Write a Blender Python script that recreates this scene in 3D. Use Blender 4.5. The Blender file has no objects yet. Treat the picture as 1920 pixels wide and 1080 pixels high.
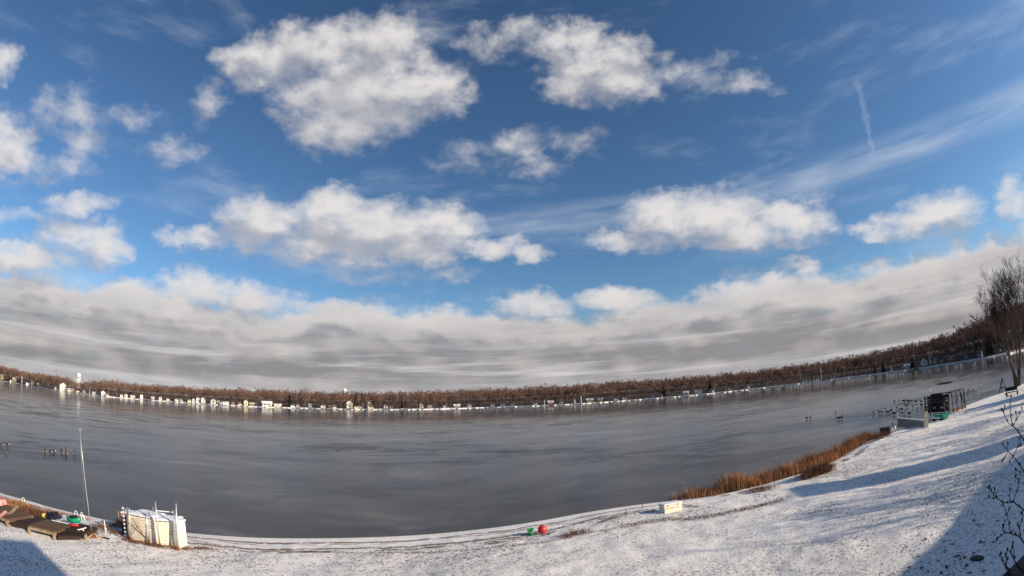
import bpy, math, random
import numpy as np
from mathutils import Vector, Matrix
random.seed(7); rng = np.random.default_rng(7)
scn = bpy.context.scene
col = scn.collection

# ------------------------------------------------------------------ camera (wide fisheye webcam under the eaves, 7 m above the ice)
EYE = 7.0
FPX = 930.0                                    # focal length, pixels per radian on a 1920 wide frame
UP = np.array([-0.0421855, 0.97458808, 0.21999648]); UP /= np.linalg.norm(UP)
FW = np.array([0, 0, 1.0]) - UP * UP[2]; FW /= np.linalg.norm(FW)
RT = np.cross(FW, UP); RT = RT if RT[0] > 0 else -RT
cd = bpy.data.cameras.new('camera'); cam = bpy.data.objects.new('camera', cd); col.objects.link(cam)
scn.camera = cam
scn.render.engine = 'CYCLES'
cd.type = 'PANO'
cd.sensor_width = 36.0; cd.sensor_fit = 'HORIZONTAL'
cd.clip_start = 0.05; cd.clip_end = 20000
cc = cd
cc.panorama_type = 'FISHEYE_LENS_POLYNOMIAL'
cc.fisheye_fov = math.radians(200)
cc.fisheye_polynomial_k0 = 0.0
cc.fisheye_polynomial_k1 = -1.0 / (FPX * 36.0 / 1920.0)
cc.fisheye_polynomial_k2 = cc.fisheye_polynomial_k3 = cc.fisheye_polynomial_k4 = 0.0
R_ = Matrix(((RT[0], RT[1], -RT[2]), (FW[0], FW[1], -FW[2]), (UP[0], UP[1], -UP[2])))
cam.matrix_world = Matrix.Translation((0, 0, EYE)) @ R_.to_4x4()

def ray(px, py):
    dx, dy = px - 960.0, py - 540.0
    r = math.hypot(dx, dy) + 1e-9; t = r / FPX
    d = np.array([math.sin(t) * dx / r, -math.sin(t) * dy / r, math.cos(t)])
    return np.array([d @ RT, d @ FW, d @ UP])
def azel(px, py):
    w = ray(px, py); return math.degrees(math.atan2(w[0], w[1])), math.degrees(math.asin(w[2]))
def flat(px, py, z=0.0):
    w = ray(px, py); t = (z - EYE) / w[2]; return np.array([w[0] * t, w[1] * t, z])

# ------------------------------------------------------------------ sun and sky
SUN_EL, SUN_AZ = 21.0, 110.5                    # azimuth clockwise from +Y
sd = Vector((math.sin(math.radians(SUN_AZ)) * math.cos(math.radians(SUN_EL)),
             math.cos(math.radians(SUN_AZ)) * math.cos(math.radians(SUN_EL)), math.sin(math.radians(SUN_EL))))
sl = bpy.data.lights.new('sun', 'SUN'); sl.energy = 5.0; sl.angle = math.radians(0.53); sl.color = (1.0, 0.85, 0.66)
so = bpy.data.objects.new('sun', sl); col.objects.link(so)
so.rotation_euler = (-sd).to_track_quat('-Z', 'Y').to_euler()
scn.view_settings.view_transform = 'Standard'; scn.view_settings.look = 'None'
scn.view_settings.exposure = 0.40; scn.view_settings.gamma = 1.0
scn.view_settings.use_curve_mapping = False

world = bpy.data.worlds.new('World'); scn.world = world; world.use_nodes = True
wn, wl = world.node_tree.nodes, world.node_tree.links
wn.clear()
def nd(tree, t, **kw):
    n = tree.nodes.new(t)
    for k, v in kw.items(): setattr(n, k, v)
    return n
class G:
    """tiny helper for node maths"""
    def __init__(s, tree): s.t = tree
    def _in(s, sock, v):
        if isinstance(v, bpy.types.NodeSocket): s.t.links.new(v, sock)
        else: sock.default_value = v
    def m(s, op, a, b=None, c=None, clamp=False):
        n = nd(s.t, 'ShaderNodeMath', operation=op, use_clamp=clamp)
        for i, v in enumerate((a, b, c)):
            if v is not None: s._in(n.inputs[i], v)
        return n.outputs[0]
    def v(s, op, a, b=None, scale=None):
        n = nd(s.t, 'ShaderNodeVectorMath', operation=op)
        s._in(n.inputs[0], a)
        if b is not None: s._in(n.inputs[1], b)
        if scale is not None: s._in(n.inputs['Scale'], scale)
        return n.outputs['Value'] if op in ('LENGTH', 'DOT_PRODUCT') else n.outputs['Vector']
    def xyz(s, x, y, z):
        n = nd(s.t, 'ShaderNodeCombineXYZ')
        for i, v in enumerate((x, y, z)): s._in(n.inputs[i], v)
        return n.outputs[0]
    def sep(s, v):
        n = nd(s.t, 'ShaderNodeSeparateXYZ'); s._in(n.inputs[0], v); return n.outputs
    def noise(s, vec, scale, detail=4, rough=.5, dist=0.0, color=False, lac=2.0):
        n = nd(s.t, 'ShaderNodeTexNoise')
        if vec is not None: s._in(n.inputs['Vector'], vec)
        n.inputs['Scale'].default_value = scale; n.inputs['Detail'].default_value = detail
        n.inputs['Roughness'].default_value = rough; n.inputs['Distortion'].default_value = dist
        n.inputs['Lacunarity'].default_value = lac
        return n.outputs['Color' if color else 'Fac']
    def ramp(s, f, a, b, c=0.0, d=1.0, smooth=True):
        n = nd(s.t, 'ShaderNodeMapRange', interpolation_type='SMOOTHSTEP' if smooth else 'LINEAR')
        s._in(n.inputs[0], f)
        for i, v in enumerate((a, b, c, d)): s._in(n.inputs[1 + i], v)
        return n.outputs[0]
    def mix(s, f, a, b, blend='MIX'):
        n = nd(s.t, 'ShaderNodeMix', data_type='RGBA', blend_type=blend)
        s._in(n.inputs[0], f)
        for sock, v in ((n.inputs[6], a), (n.inputs[7], b)):
            if isinstance(v, tuple) and len(v) == 3: v = (*v, 1)
            s._in(sock, v)
        return n.outputs[2]

# every cloud: picture of its lobes as directions in the sky (azimuth, elevation)
CLOUDS = [  # x, y, rx, ry, weight
 (490,115,78,42,1),(600,95,95,52,1),(705,95,100,66,1),(680,175,150,82,1.05),(640,232,95,48,1),(795,165,85,60,1),(560,190,50,50,.8),
 (912,78,42,28,.58),(985,62,50,24,.6),(1070,80,80,38,.9),(1125,140,105,55,1),(1060,165,50,30,.9),(1175,105,45,42,.8),
 (1295,135,75,26,.42),(1385,158,70,14,.42),(1350,112,40,14,.3),
 (15,285,50,46,.95),(-10,240,50,40,.9),(0,115,28,32,.7),(130,215,60,48,.45),(110,312,70,20,.55),(235,220,55,20,.35),(318,288,55,20,.45),(392,190,32,34,.55),(150,270,40,40,.4),
 (500,412,85,38,1),(620,395,62,42,1),(690,430,170,52,1.1),(640,465,150,34,1),(760,462,130,32,1),(825,425,75,38,1),(905,465,70,20,.85),(370,450,68,20,.8),(990,472,30,13,.85),(470,440,60,30,.8),
 (1240,405,66,42,1.05),(1345,410,110,42,1.05),(1480,412,85,34,1),(1195,452,90,18,.8),(1400,440,150,26,.95),
 (1765,398,75,40,1),(1705,422,60,26,.95),(1645,440,55,13,.8),(1905,375,32,36,.9),
 (970,275,48,30,.6),(1010,318,40,18,.45),(895,300,70,26,.3),(1080,265,50,18,.28),
 (150,378,68,18,.75),(40,402,80,12,.55),(150,440,80,32,.8),(60,482,120,30,.95),(190,468,50,28,.9),
 (1502,508,36,13,.8),(1395,512,30,12,.5),(1165,560,75,22,1),(1510,540,60,20,1),(370,545,75,38,1.1),(480,560,90,30,1),(150,560,110,30,1),(845,512,40,10,.5),(700,520,90,10,.45),
 (1840,520,120,26,.95),(1000,575,80,20,.9)]
cg = bpy.data.node_groups.new('cloud_density', 'ShaderNodeTree')
cg.interface.new_socket('P', in_out='INPUT', socket_type='NodeSocketVector')
cg.interface.new_socket('D', in_out='OUTPUT', socket_type='NodeSocketFloat'); cg.interface.new_socket('S', in_out='OUTPUT', socket_type='NodeSocketFloat')
gi = nd(cg, 'NodeGroupInput'); go = nd(cg, 'NodeGroupOutput'); g = G(cg)
P = gi.outputs[0]                                # (azimuth, elevation, 0) in degrees
w1 = g.v('SUBTRACT', g.noise(g.v('MULTIPLY', P, (.16, .30, 1)), 1.0, 3, .55, color=True), (.5, .5, .5))
w2 = g.v('SUBTRACT', g.noise(g.v('MULTIPLY', P, (.62, .9, 1)), 1.0, 4, .6, color=True), (.5, .5, .5))
Q = g.v('ADD', P, g.v('ADD', g.v('MULTIPLY', w1, (4.6, 3.2, 0)), g.v('MULTIPLY', w2, (2.6, 2.0, 0))))
acc = None
for x, y, rx, ry, w in CLOUDS:
    a0, e0 = azel(x, y); a1, e1 = azel(x + rx, y); a2, e2 = azel(x, y - ry)
    ra = math.hypot(a1 - a0, e1 - e0) * 1.16 + .8; re = math.hypot(a2 - a0, e2 - e0) * 1.16 + .5
    tilt = math.atan2(e1 - e0, a1 - a0)
    d = g.v('SUBTRACT', Q, (a0, e0, 0))
    if abs(tilt) > .02:
        c_, s_ = math.cos(tilt), math.sin(tilt)
        dx = g.v('DOT_PRODUCT', d, (c_ / ra, s_ / ra, 0)); dy = g.v('DOT_PRODUCT', d, (-s_ / re, c_ / re, 0))
        r2 = g.m('MULTIPLY_ADD', dx, dx, g.m('MULTIPLY', dy, dy))
    else:
        d = g.v('MULTIPLY', d, (1 / ra, 1 / re, 0)); r2 = g.v('DOT_PRODUCT', d, d)
    f = g.m('MULTIPLY_ADD', r2, -w, w)
    acc = f if acc is None else g.m('SMOOTH_MAX', acc, f, .22)
# low deck that closes the sky towards the horizon all the way round
sx = g.sep(Q)
dn = g.noise(g.v('MULTIPLY', Q, (.055, .02, 1)), 1.0, 2, .5)
deck_top = g.m('ADD', 11.3, g.m('MULTIPLY', g.m('SUBTRACT', dn, .5), 7.0))
deck = g.m('MULTIPLY', g.m('SUBTRACT', deck_top, sx[1]), .5)
deck = g.m('MINIMUM', deck, 1.15)
acc = g.m('SMOOTH_MAX', acc, deck, .25)
fine = g.noise(g.v('MULTIPLY', P, (.27, .42, 1)), 1.0, 7, .56, .15)
soft = g.noise(g.v('MULTIPLY', P, (.20, .32, 1)), 1.0, 1.6, .5, .15)
cg.links.new(g.m('MULTIPLY_ADD', g.m('SUBTRACT', fine, .5), 1.55, acc), go.inputs[0])
cg.links.new(g.m('MULTIPLY_ADD', g.m('SUBTRACT', soft, .5), 1.4, acc), go.inputs[1])

g = G(world.node_tree)
tc = nd(world.node_tree, 'ShaderNodeTexCoord')
dirv = g.v('NORMALIZE', tc.outputs['Generated'])
s3 = g.sep(dirv)
az = g.m('MULTIPLY', g.m('ARCTAN2', s3[0], s3[1]), 180 / math.pi)
el = g.m('MULTIPLY', g.m('ARCSINE', s3[2]), 180 / math.pi)
P = g.xyz(az, el, 0.0)
def density(off):
    n = nd(world.node_tree, 'ShaderNodeGroup'); n.node_tree = cg
    wl.new(g.v('ADD', P, off) if off else P, n.inputs[0]); return n.outputs
D0, S0 = density(None); S1 = density((1.2, 2.3, 0))[1]
low = g.ramp(el, 3.0, 15.0)                              # deck is flatter and greyer than the high cumulus
cover = g.m('MULTIPLY', g.ramp(D0, -.05, 1.15), g.ramp(low, 0, 1, 1.0, .95))
rim = g.ramp(g.m('ADD', g.m('SUBTRACT', S0, S1), g.m('MULTIPLY', g.m('SUBTRACT', D0, S0), .35)), -.42, .55)          # 1 on the side turned to the sun, 0 underneath
core = g.ramp(S0, .5, 1.5)
big = g.mix(low, g.noise(g.v('MULTIPLY', P, (.040, .42, 1)), 1.0, 6, .58), g.noise(g.v('MULTIPLY', P, (.11, .26, 1)), 1.0, 4, .5)); big = g.sep(big)[0]
lit = g.m('SUBTRACT', g.m('MULTIPLY_ADD', g.m('SUBTRACT', rim, .5), g.ramp(low, 0, 1, .6, .85), g.ramp(low, 0, 1, .52, .70)), g.m('MULTIPLY', core, .18))
lit = g.m('ADD', lit, g.m('MULTIPLY', g.m('SUBTRACT', big, .5), g.ramp(low, 0, 1, 2.3, .40)))
lit = g.m('ADD', lit, g.m('MULTIPLY_ADD', low, .16, -.20), clamp=True)
grey = g.mix(low, (2.15, 2.08, 2.16), (2.7, 2.8, 3.2))
white = g.mix(low, (5.2, 4.75, 4.5), (6.1, 5.85, 5.7))
ccol = g.mix(lit, grey, white)
# thin bright bands low over the horizon
bnd = g.noise(g.v('MULTIPLY', P, (.024, .50, 1)), 1.0, 7, .62, .3)
bands = g.m('MULTIPLY', g.ramp(bnd, .47, .66), g.ramp(el, 9.0, 3.5))
ccol = g.mix(g.m('MULTIPLY', bands, .8), ccol, (5.6, 5.45, 5.4))
hz = g.ramp(el, 3.2, .3)
ccol = g.mix(g.m('MULTIPLY', hz, .55), ccol, (3.7, 3.65, 3.8))
# veils of cirrus: one long slanting streak and short wisps
a1, e1 = azel(880, 425); a2, e2 = azel(1880, 205)
L = math.hypot(a2 - a1, e2 - e1); tx, ty = (a2 - a1) / L, (e2 - e1) / L
d = g.v('SUBTRACT', P, (a1, e1, 0))
along = g.v('DOT_PRODUCT', d, (tx, ty, 0)); across = g.v('DOT_PRODUCT', d, (-ty, tx, 0))
fib = g.noise(g.xyz(g.m('MULTIPLY', along, .05), g.m('MULTIPLY', across, .38), 3.0), 1.0, 4, .55)
st = g.m('MULTIPLY', g.ramp(g.m('ABSOLUTE', across), 2.7, .1), g.ramp(fib, .30, .75))
st = g.m('MULTIPLY', st, g.ramp(along, -9, 8))
wsp = g.noise(g.v('MULTIPLY', P, (.045, .16, 1)), 1.0, 7, .60, .2)
ws = g.m('MULTIPLY', g.ramp(wsp, .50, .80), g.ramp(el, 4, 10))
veil = g.m('ADD', g.m('MULTIPLY', st, .46), g.m('MULTIPLY', ws, .34), clamp=True)
def trail(x1, y1, x2, y2, w):
    a1, e1 = azel(x1, y1); a2, e2 = azel(x2, y2)
    L = math.hypot(a2 - a1, e2 - e1); tx, ty = (a2 - a1) / L, (e2 - e1) / L
    wob = g.v('MULTIPLY', g.v('SUBTRACT', g.noise(P, .8, 4, .6, color=True), (.5, .5, .5)), (2.2, 0, 0))
    d = g.v('SUBTRACT', g.v('ADD', P, wob), (a1, e1, 0))
    al = g.v('DOT_PRODUCT', d, (tx, ty, 0)); ac = g.v('DOT_PRODUCT', d, (-ty, tx, 0))
    m = g.m('MULTIPLY', g.ramp(g.m('ABSOLUTE', ac), w, .05), g.m('MULTIPLY', g.ramp(al, -.8, 1.2), g.ramp(al, L + .8, L - 1.2)))
    return m
veil = g.m('ADD', veil, g.m('MULTIPLY', trail(1608, 150, 1636, 295, .6), .13), clamp=True)
veil = g.m('ADD', veil, g.m('MULTIPLY', trail(1706, 478, 1718, 530, .40), .35), clamp=True)

sky = nd(world.node_tree, 'ShaderNodeTexSky', sky_type='NISHITA')
sky.sun_disc = False; sky.sun_elevation = math.radians(SUN_EL); sky.sun_rotation = math.radians(SUN_AZ)
sky.altitude = 250; sky.air_density = 1.0; sky.dust_density = .6; sky.ozone_density = 1.6
gm = nd(world.node_tree, 'ShaderNodeGamma'); gm.inputs['Gamma'].default_value = 1.15; wl.new(sky.outputs[0], gm.inputs[0])
blue = g.mix(1.0, gm.outputs[0], (.47, .62, .72), 'MULTIPLY')
c1 = g.mix(veil, blue, (5.4, 5.8, 6.4))
c2 = g.mix(cover, c1, ccol)
bg = nd(world.node_tree, 'ShaderNodeBackground'); bg.inputs['Strength'].default_value = .10
wl.new(c2, bg.inputs['Color'])
wo = nd(world.node_tree, 'ShaderNodeOutputWorld'); wl.new(bg.outputs[0], wo.inputs[0])
world.cycles.sampling_method = 'MANUAL'; world.cycles.sample_map_resolution = 512

# ------------------------------------------------------------------ materials
def mat(name, base, rough=.8, spec=.3, metal=0.0, var=.25, scale=3.0, bump=0.0, bscale=20.0, stretch=(1, 1, 1), dark=None, trans=0.0):
    """plain material with a little procedural mottling and grain"""
    m = bpy.data.materials.new(name); m.use_nodes = True; t = m.node_tree; p = t.nodes['Principled BSDF']; q = G(t)
    tcn = nd(t, 'ShaderNodeTexCoord'); vec = q.v('MULTIPLY', tcn.outputs['Object'], stretch)
    n = q.noise(vec, scale, 6, .6)
    lo = dark or tuple(c * (1 - var) for c in base); hi = tuple(min(1, c * (1 + var * .6)) for c in base)
    t.links.new(q.mix(q.ramp(n, .34, .66), lo, hi), p.inputs['Base Color'])
    p.inputs['Roughness'].default_value = rough; p.inputs['Metallic'].default_value = metal
    p.inputs['Specular IOR Level'].default_value = spec
    if bump:
        b = nd(t, 'ShaderNodeBump'); b.inputs['Strength'].default_value = bump; b.inputs['Distance'].default_value = .02
        t.links.new(q.noise(vec, bscale, 5, .6), b.inputs['Height']); t.links.new(b.outputs[0], p.inputs['Normal'])
    return m
M = dict(
 bark=mat('bark', (.11, .085, .07), .9, .15, bump=.6, bscale=9, stretch=(1, 1, .25)),
 bark_pale=mat('bark_pale', (.17, .14, .12), .9, .15),
 twig=mat('twig', (.215, .130, .100), .9, .1, scale=.25, var=.35),
 twig2=mat('twig2', (.185, .115, .090), .9, .1, scale=.25, var=.35),
 twig3=mat('twig3', (.235, .145, .108), .9, .1, scale=.25, var=.35),
 under=mat('under', (.13, .087, .070), .9, .1, scale=.2, var=.45),
 twig_dark=mat('twig_dark', (.065, .045, .04), .9, .1),
 needle=mat('needle', (.03, .042, .024), .9, .1, scale=.6, var=.45),
 reed=mat('reed', (.33, .165, .08), .85, .15, scale=1.2, var=.6),
 grass=mat('grass', (.085, .065, .042), .9, .1, scale=3, var=.5),
 brush=mat('brush', (.17, .085, .05), .9, .1, scale=4, var=.5),
 pinkish=mat('pinkish', (.33, .17, .13), .9, .1, scale=4, var=.4),
 orange_brush=mat('orange_brush', (.33, .18, .09), .9, .1, scale=4, var=.4),
 cream=mat('cream', (.76, .71, .57), .55, .4, scale=2, var=.10),
 cream_edge=mat('cream_edge', (.55, .45, .28), .7, .3, scale=5, var=.3),
 white=mat('white', (.80, .79, .77), .5, .4, scale=1.5, var=.08),
 snowcap=mat('snowcap', (.83, .83, .86), .7, .3, scale=4, var=.05, bump=.5, bscale=8),
 alu=mat('alu', (.62, .62, .62), .38, .5, .7, scale=6, var=.15),
 rust=mat('rust', (.21, .085, .045), .9, .2, scale=14, var=.5),
 wood=mat('wood', (.115, .072, .048), .85, .2, scale=3, var=.35, bump=.5, bscale=14, stretch=(.4, 6, 6)),
 wood_dark=mat('wood_dark', (.040, .027, .022), .85, .2, scale=3, var=.4, bump=.5, bscale=14, stretch=(.4, 6, 6)),  # dark timber; also carries the shadow painted on some dock sections
 wood_pale=mat('wood_pale', (.30, .22, .15), .85, .2, scale=4, var=.3),
 black=mat('black', (.018, .018, .020), .6, .3),
 green=mat('green', (.01, .30, .15), .35, .5, scale=3, var=.2),
 bucket=mat('bucket', (.01, .34, .08), .35, .5, scale=3, var=.15),
 red=mat('red', (.62, .03, .03), .35, .5, scale=4, var=.2),
 purple=mat('purple', (.025, .018, .045), .4, .5),
 yellow=mat('yellow', (.62, .58, .14), .5, .4),
 pink=mat('pink', (.60, .30, .26), .8, .3, scale=4, var=.3),
 grey=mat('grey', (.27, .27, .28), .7, .3, scale=2, var=.12),
 panel=mat('panel', (.20, .20, .205), .7, .3, scale=2, var=.12),
 glass=mat('glass', (.03, .035, .04), .08, .6),
 roof_grey=mat('roof_grey', (.15, .14, .14), .85, .2, scale=.6, var=.25),
 roof_brown=mat('roof_brown', (.13, .09, .07), .85, .2, scale=.6, var=.25),
 roof_snow=mat('roof_snow', (.78, .78, .80), .7, .2, scale=.4, var=.25),
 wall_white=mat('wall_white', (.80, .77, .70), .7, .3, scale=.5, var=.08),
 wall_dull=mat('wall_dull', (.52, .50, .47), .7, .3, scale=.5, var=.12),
 wall_cream=mat('wall_cream', (.68, .58, .40), .7, .3, scale=.5, var=.12),
 wall_tan=mat('wall_tan', (.45, .34, .24), .8, .3, scale=.5, var=.15),
 wall_grey=mat('wall_grey', (.36, .36, .37), .8, .3, scale=.5, var=.15),
 wall_blue=mat('wall_blue', (.30, .36, .42), .8, .3, scale=.5, var=.15),
 wall_brick=mat('wall_brick', (.33, .16, .11), .85, .2, scale=.6, var=.2),
 goose_brown=mat('goose_brown', (.06, .047, .04), .9, .2, scale=12, var=.4),
 goose_pale=mat('goose_pale', (.42, .38, .33), .9, .2, scale=12, var=.2),
 fascia=mat('fascia', (.035, .018, .020), .6, .3),
)

# ice with dark patches of thinner ice and fine streaks
def ice_material():
    m = bpy.data.materials.new('ice'); m.use_nodes = True; t = m.node_tree; p = t.nodes['Principled BSDF']; q = G(t)
    pos = nd(t, 'ShaderNodeNewGeometry').outputs['Position']
    wv = q.v('MULTIPLY', q.v('SUBTRACT', q.noise(pos, .02, 3, .5, color=True), (.5, .5, .5)), (30, 30, 0))
    pw = q.v('ADD', pos, wv)
    rot = nd(t, 'ShaderNodeVectorRotate', rotation_type='Z_AXIS'); rot.inputs['Angle'].default_value = -.22
    t.links.new(pw, rot.inputs['Vector']); pr = rot.outputs[0]
    large = q.noise(q.v('MULTIPLY', pr, (.014, .024, 1)), 1, 6, .62)
    streak = q.noise(q.v('MULTIPLY', pr, (.050, .090, 1)), 1, 9, .72)
    small = q.noise(q.v('MULTIPLY', pr, (.22, .55, 1)), 1, 7, .65)
    tiny = q.noise(q.v('MULTIPLY', pr, (1.1, 1.9, 1)), 1, 3, .5)
    dist = q.v('LENGTH', q.v('MULTIPLY', pos, (1, 1, 0)))
    blot = q.m('MULTIPLY', q.ramp(tiny, .70, .76), q.ramp(small, .46, .62))
    dk = q.m('MULTIPLY', q.ramp(streak, .50, .60), q.ramp(large, .40, .54))
    dk = q.m('MAXIMUM', dk, q.m('MULTIPLY', q.ramp(small, .53, .68), q.ramp(large, .38, .62, .15, .7)))
    dk = q.m('MULTIPLY', dk, q.ramp(dist, 22, 60, .35, 1.0))
    patch = q.noise(q.v('MULTIPLY', pr, (.10, .15, 1)), 1, 9, .70)
    dk = q.m('MAXIMUM', dk, q.m('MULTIPLY', q.m('MULTIPLY', q.ramp(patch, .50, .58), q.ramp(large, .44, .56)), q.ramp(dist, 30, 80, .35, .95)))
    frost = q.m('MULTIPLY', q.ramp(streak, .50, .36), q.ramp(large, .6, .35))
    # long pressure ridges that run right across the bay
    ridge = q.noise(q.v('MULTIPLY', pr, (.004, .02, 1)), 1, 3, .5)
    line = q.ramp(q.m('ABSOLUTE', q.m('SUBTRACT', ridge, .5)), .006, .001)
    dk = q.m('MAXIMUM', dk, q.m('MULTIPLY', line, q.m('MULTIPLY', q.ramp(streak, .50, .56), q.ramp(dist, 60, 140))))
    mott = q.ramp(q.noise(q.v('MULTIPLY', pr, (.09, .20, 1)), 1, 6, .66), .38, .64)
    base = q.mix(mott, (.044, .040, .036), (.088, .080, .073))
    base = q.mix(q.m('MULTIPLY', frost, .8), base, (.19, .183, .175))
    base = q.mix(blot, base, (.012, .012, .013))
    t.links.new(base, p.inputs['Base Color'])
    t.links.new(q.m('ADD', q.ramp(dist, 35, 200, .27, .07), q.m('MULTIPLY', mott, .05)), p.inputs['Roughness'])
    t.links.new(q.ramp(dist, 28, 90, .20, 1.0), p.inputs['Specular IOR Level'])
    p.inputs['IOR'].default_value = 1.31
    b = nd(t, 'ShaderNodeBump'); t.links.new(q.ramp(dist, 30, 160, .25, .012), b.inputs['Strength']); b.inputs['Distance'].default_value = .02
    t.links.new(q.m('MULTIPLY_ADD', small, 1.0, q.m('MULTIPLY', dk, -.6)), b.inputs['Height'])
    t.links.new(b.outputs[0], p.inputs['Normal'])
    # broken, rippled patches give back much less of the sky
    p2 = nd(t, 'ShaderNodeBsdfPrincipled'); p2.inputs['Base Color'].default_value = (.018, .019, .021, 1); p2.inputs['Roughness'].default_value = .55; p2.inputs['Specular IOR Level'].default_value = .25
    mx = nd(t, 'ShaderNodeMixShader'); t.links.new(q.m('MULTIPLY', dk, .60), mx.inputs[0]); t.links.new(p.outputs[0], mx.inputs[1]); t.links.new(p2.outputs[0], mx.inputs[2])
    out = [n_ for n_ in t.nodes if n_.type == 'OUTPUT_MATERIAL'][0]; t.links.new(mx.outputs[0], out.inputs['Surface'])
    return m
def snow_material(name, far=False):
    m = bpy.data.materials.new(name); m.use_nodes = True; t = m.node_tree; p = t.nodes['Principled BSDF']; q = G(t)
    pos = nd(t, 'ShaderNodeNewGeometry').outputs['Position']
    at = nd(t, 'ShaderNodeAttribute', attribute_name='shore_d', attribute_type='GEOMETRY').outputs['Fac']
    p.inputs['Roughness'].default_value = .62; p.inputs['Specular IOR Level'].default_value = .25
    big = q.noise(pos, .12, 5, .55)
    if far:
        n = q.noise(pos, .06, 5, .6)
        sxp = q.sep(pos)
        c = q.mix(q.ramp(q.m('ADD', n, q.ramp(sxp[0], -150, 120, 0, .16)), .42, .56), (.74, .73, .74), (.13, .09, .065))
        c = q.mix(q.m('MULTIPLY', q.ramp(at, 3.0, 2.2), q.ramp(sxp[0], 40, 160, 1, .75)), c, (.78, .77, .76))  # strip painted dimmer to the right, where the shore lies in shade
        c = q.mix(q.ramp(at, 9, 15), c, (.10, .072, .055))
        t.links.new(c, p.inputs['Base Color']); return m
    n1 = q.noise(pos, 3.2, 7, .68, .4); n2 = q.noise(pos, 9.0, 5, .65); mott = q.noise(pos, .5, 4, .6)
    c = q.mix(q.ramp(big, .35, .65), (.745, .72, .70), (.845, .815, .79))
    thin = q.m('MULTIPLY', q.ramp(mott, .40, .66), q.ramp(at, 2.2, 3.6))
    spk = q.m('MULTIPLY', q.ramp(n2, .53, .61), q.m('MULTIPLY_ADD', thin, .8, .22))
    spk = q.m('MULTIPLY', spk, q.ramp(at, 2.4, 3.2))
    c = q.mix(spk, c, (.16, .125, .085))
    c = q.mix(q.m('MULTIPLY', q.ramp(n1, .55, .72), .35), c, (.60, .58, .56))
    # wrack lines and wet sand along the beach, at fixed distances from the water's edge
    sx = q.sep(pos)
    wob = q.m('MULTIPLY', q.m('SUBTRACT', q.noise(pos, .35, 4, .6), .5), .8)
    wob2 = q.m('MULTIPLY', q.m('SUBTRACT', q.noise(pos, 1.6, 4, .6), .5), .35)
    dd = q.m('ADD', at, q.m('ADD', wob, wob2))
    brk = q.noise(pos, .9, 5, .6)
    def wrack(d0, w, x0, x1, thr, colr, c):
        k = q.m('MULTIPLY', q.ramp(q.m('ABSOLUTE', q.m('SUBTRACT', dd, d0)), w, w * .4), q.ramp(brk, thr, thr + .08))
        k = q.m('MULTIPLY', k, q.m('MULTIPLY', q.ramp(sx[0], x0 - 1, x0 + 1), q.ramp(sx[0], x1 + 2, x1 - 1)))
        return q.mix(q.m('MULTIPLY', k, .85), c, colr)
    c = wrack(1.15, .19, -40, 9, .38, (.15, .085, .055), c)
    c = wrack(1.5, .11, -40, 4, .46, (.18, .10, .07), c)
    c = wrack(2.55, .20, -22, 9, .34, (.12, .07, .045), c)
    c = wrack(3.05, .22, -14, 10, .47, (.15, .10, .065), c)
    c = wrack(3.5, .30, -3, 13, .50, (.14, .10, .065), c)
    c = wrack(1.6, .9, -42, -24, .44, (.28, .15, .10), c)
    c = wrack(2.0, .45, 10, 34, .47, (.15, .10, .065), c)
    # icy rim and wet sand right at the water
    c = q.mix(q.ramp(at, .16, .06), c, (.33, .27, .20))
    c = q.mix(q.ramp(at, .05, -.02), c, (.10, .085, .07))
    t.links.new(c, p.inputs['Base Color'])
    b = nd(t, 'ShaderNodeBump'); b.inputs['Strength'].default_value = .75; b.inputs['Distance'].default_value = .05
    hh = q.m('ADD', q.m('MULTIPLY', n1, 1.0), q.m('MULTIPLY', n2, .45))
    t.links.new(hh, b.inputs['Height']); t.links.new(b.outputs[0], p.inputs['Normal'])
    return m
M['ice'] = ice_material(); M['snow'] = snow_material('snow'); M['far_snow'] = snow_material('far_snow', True)

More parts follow.
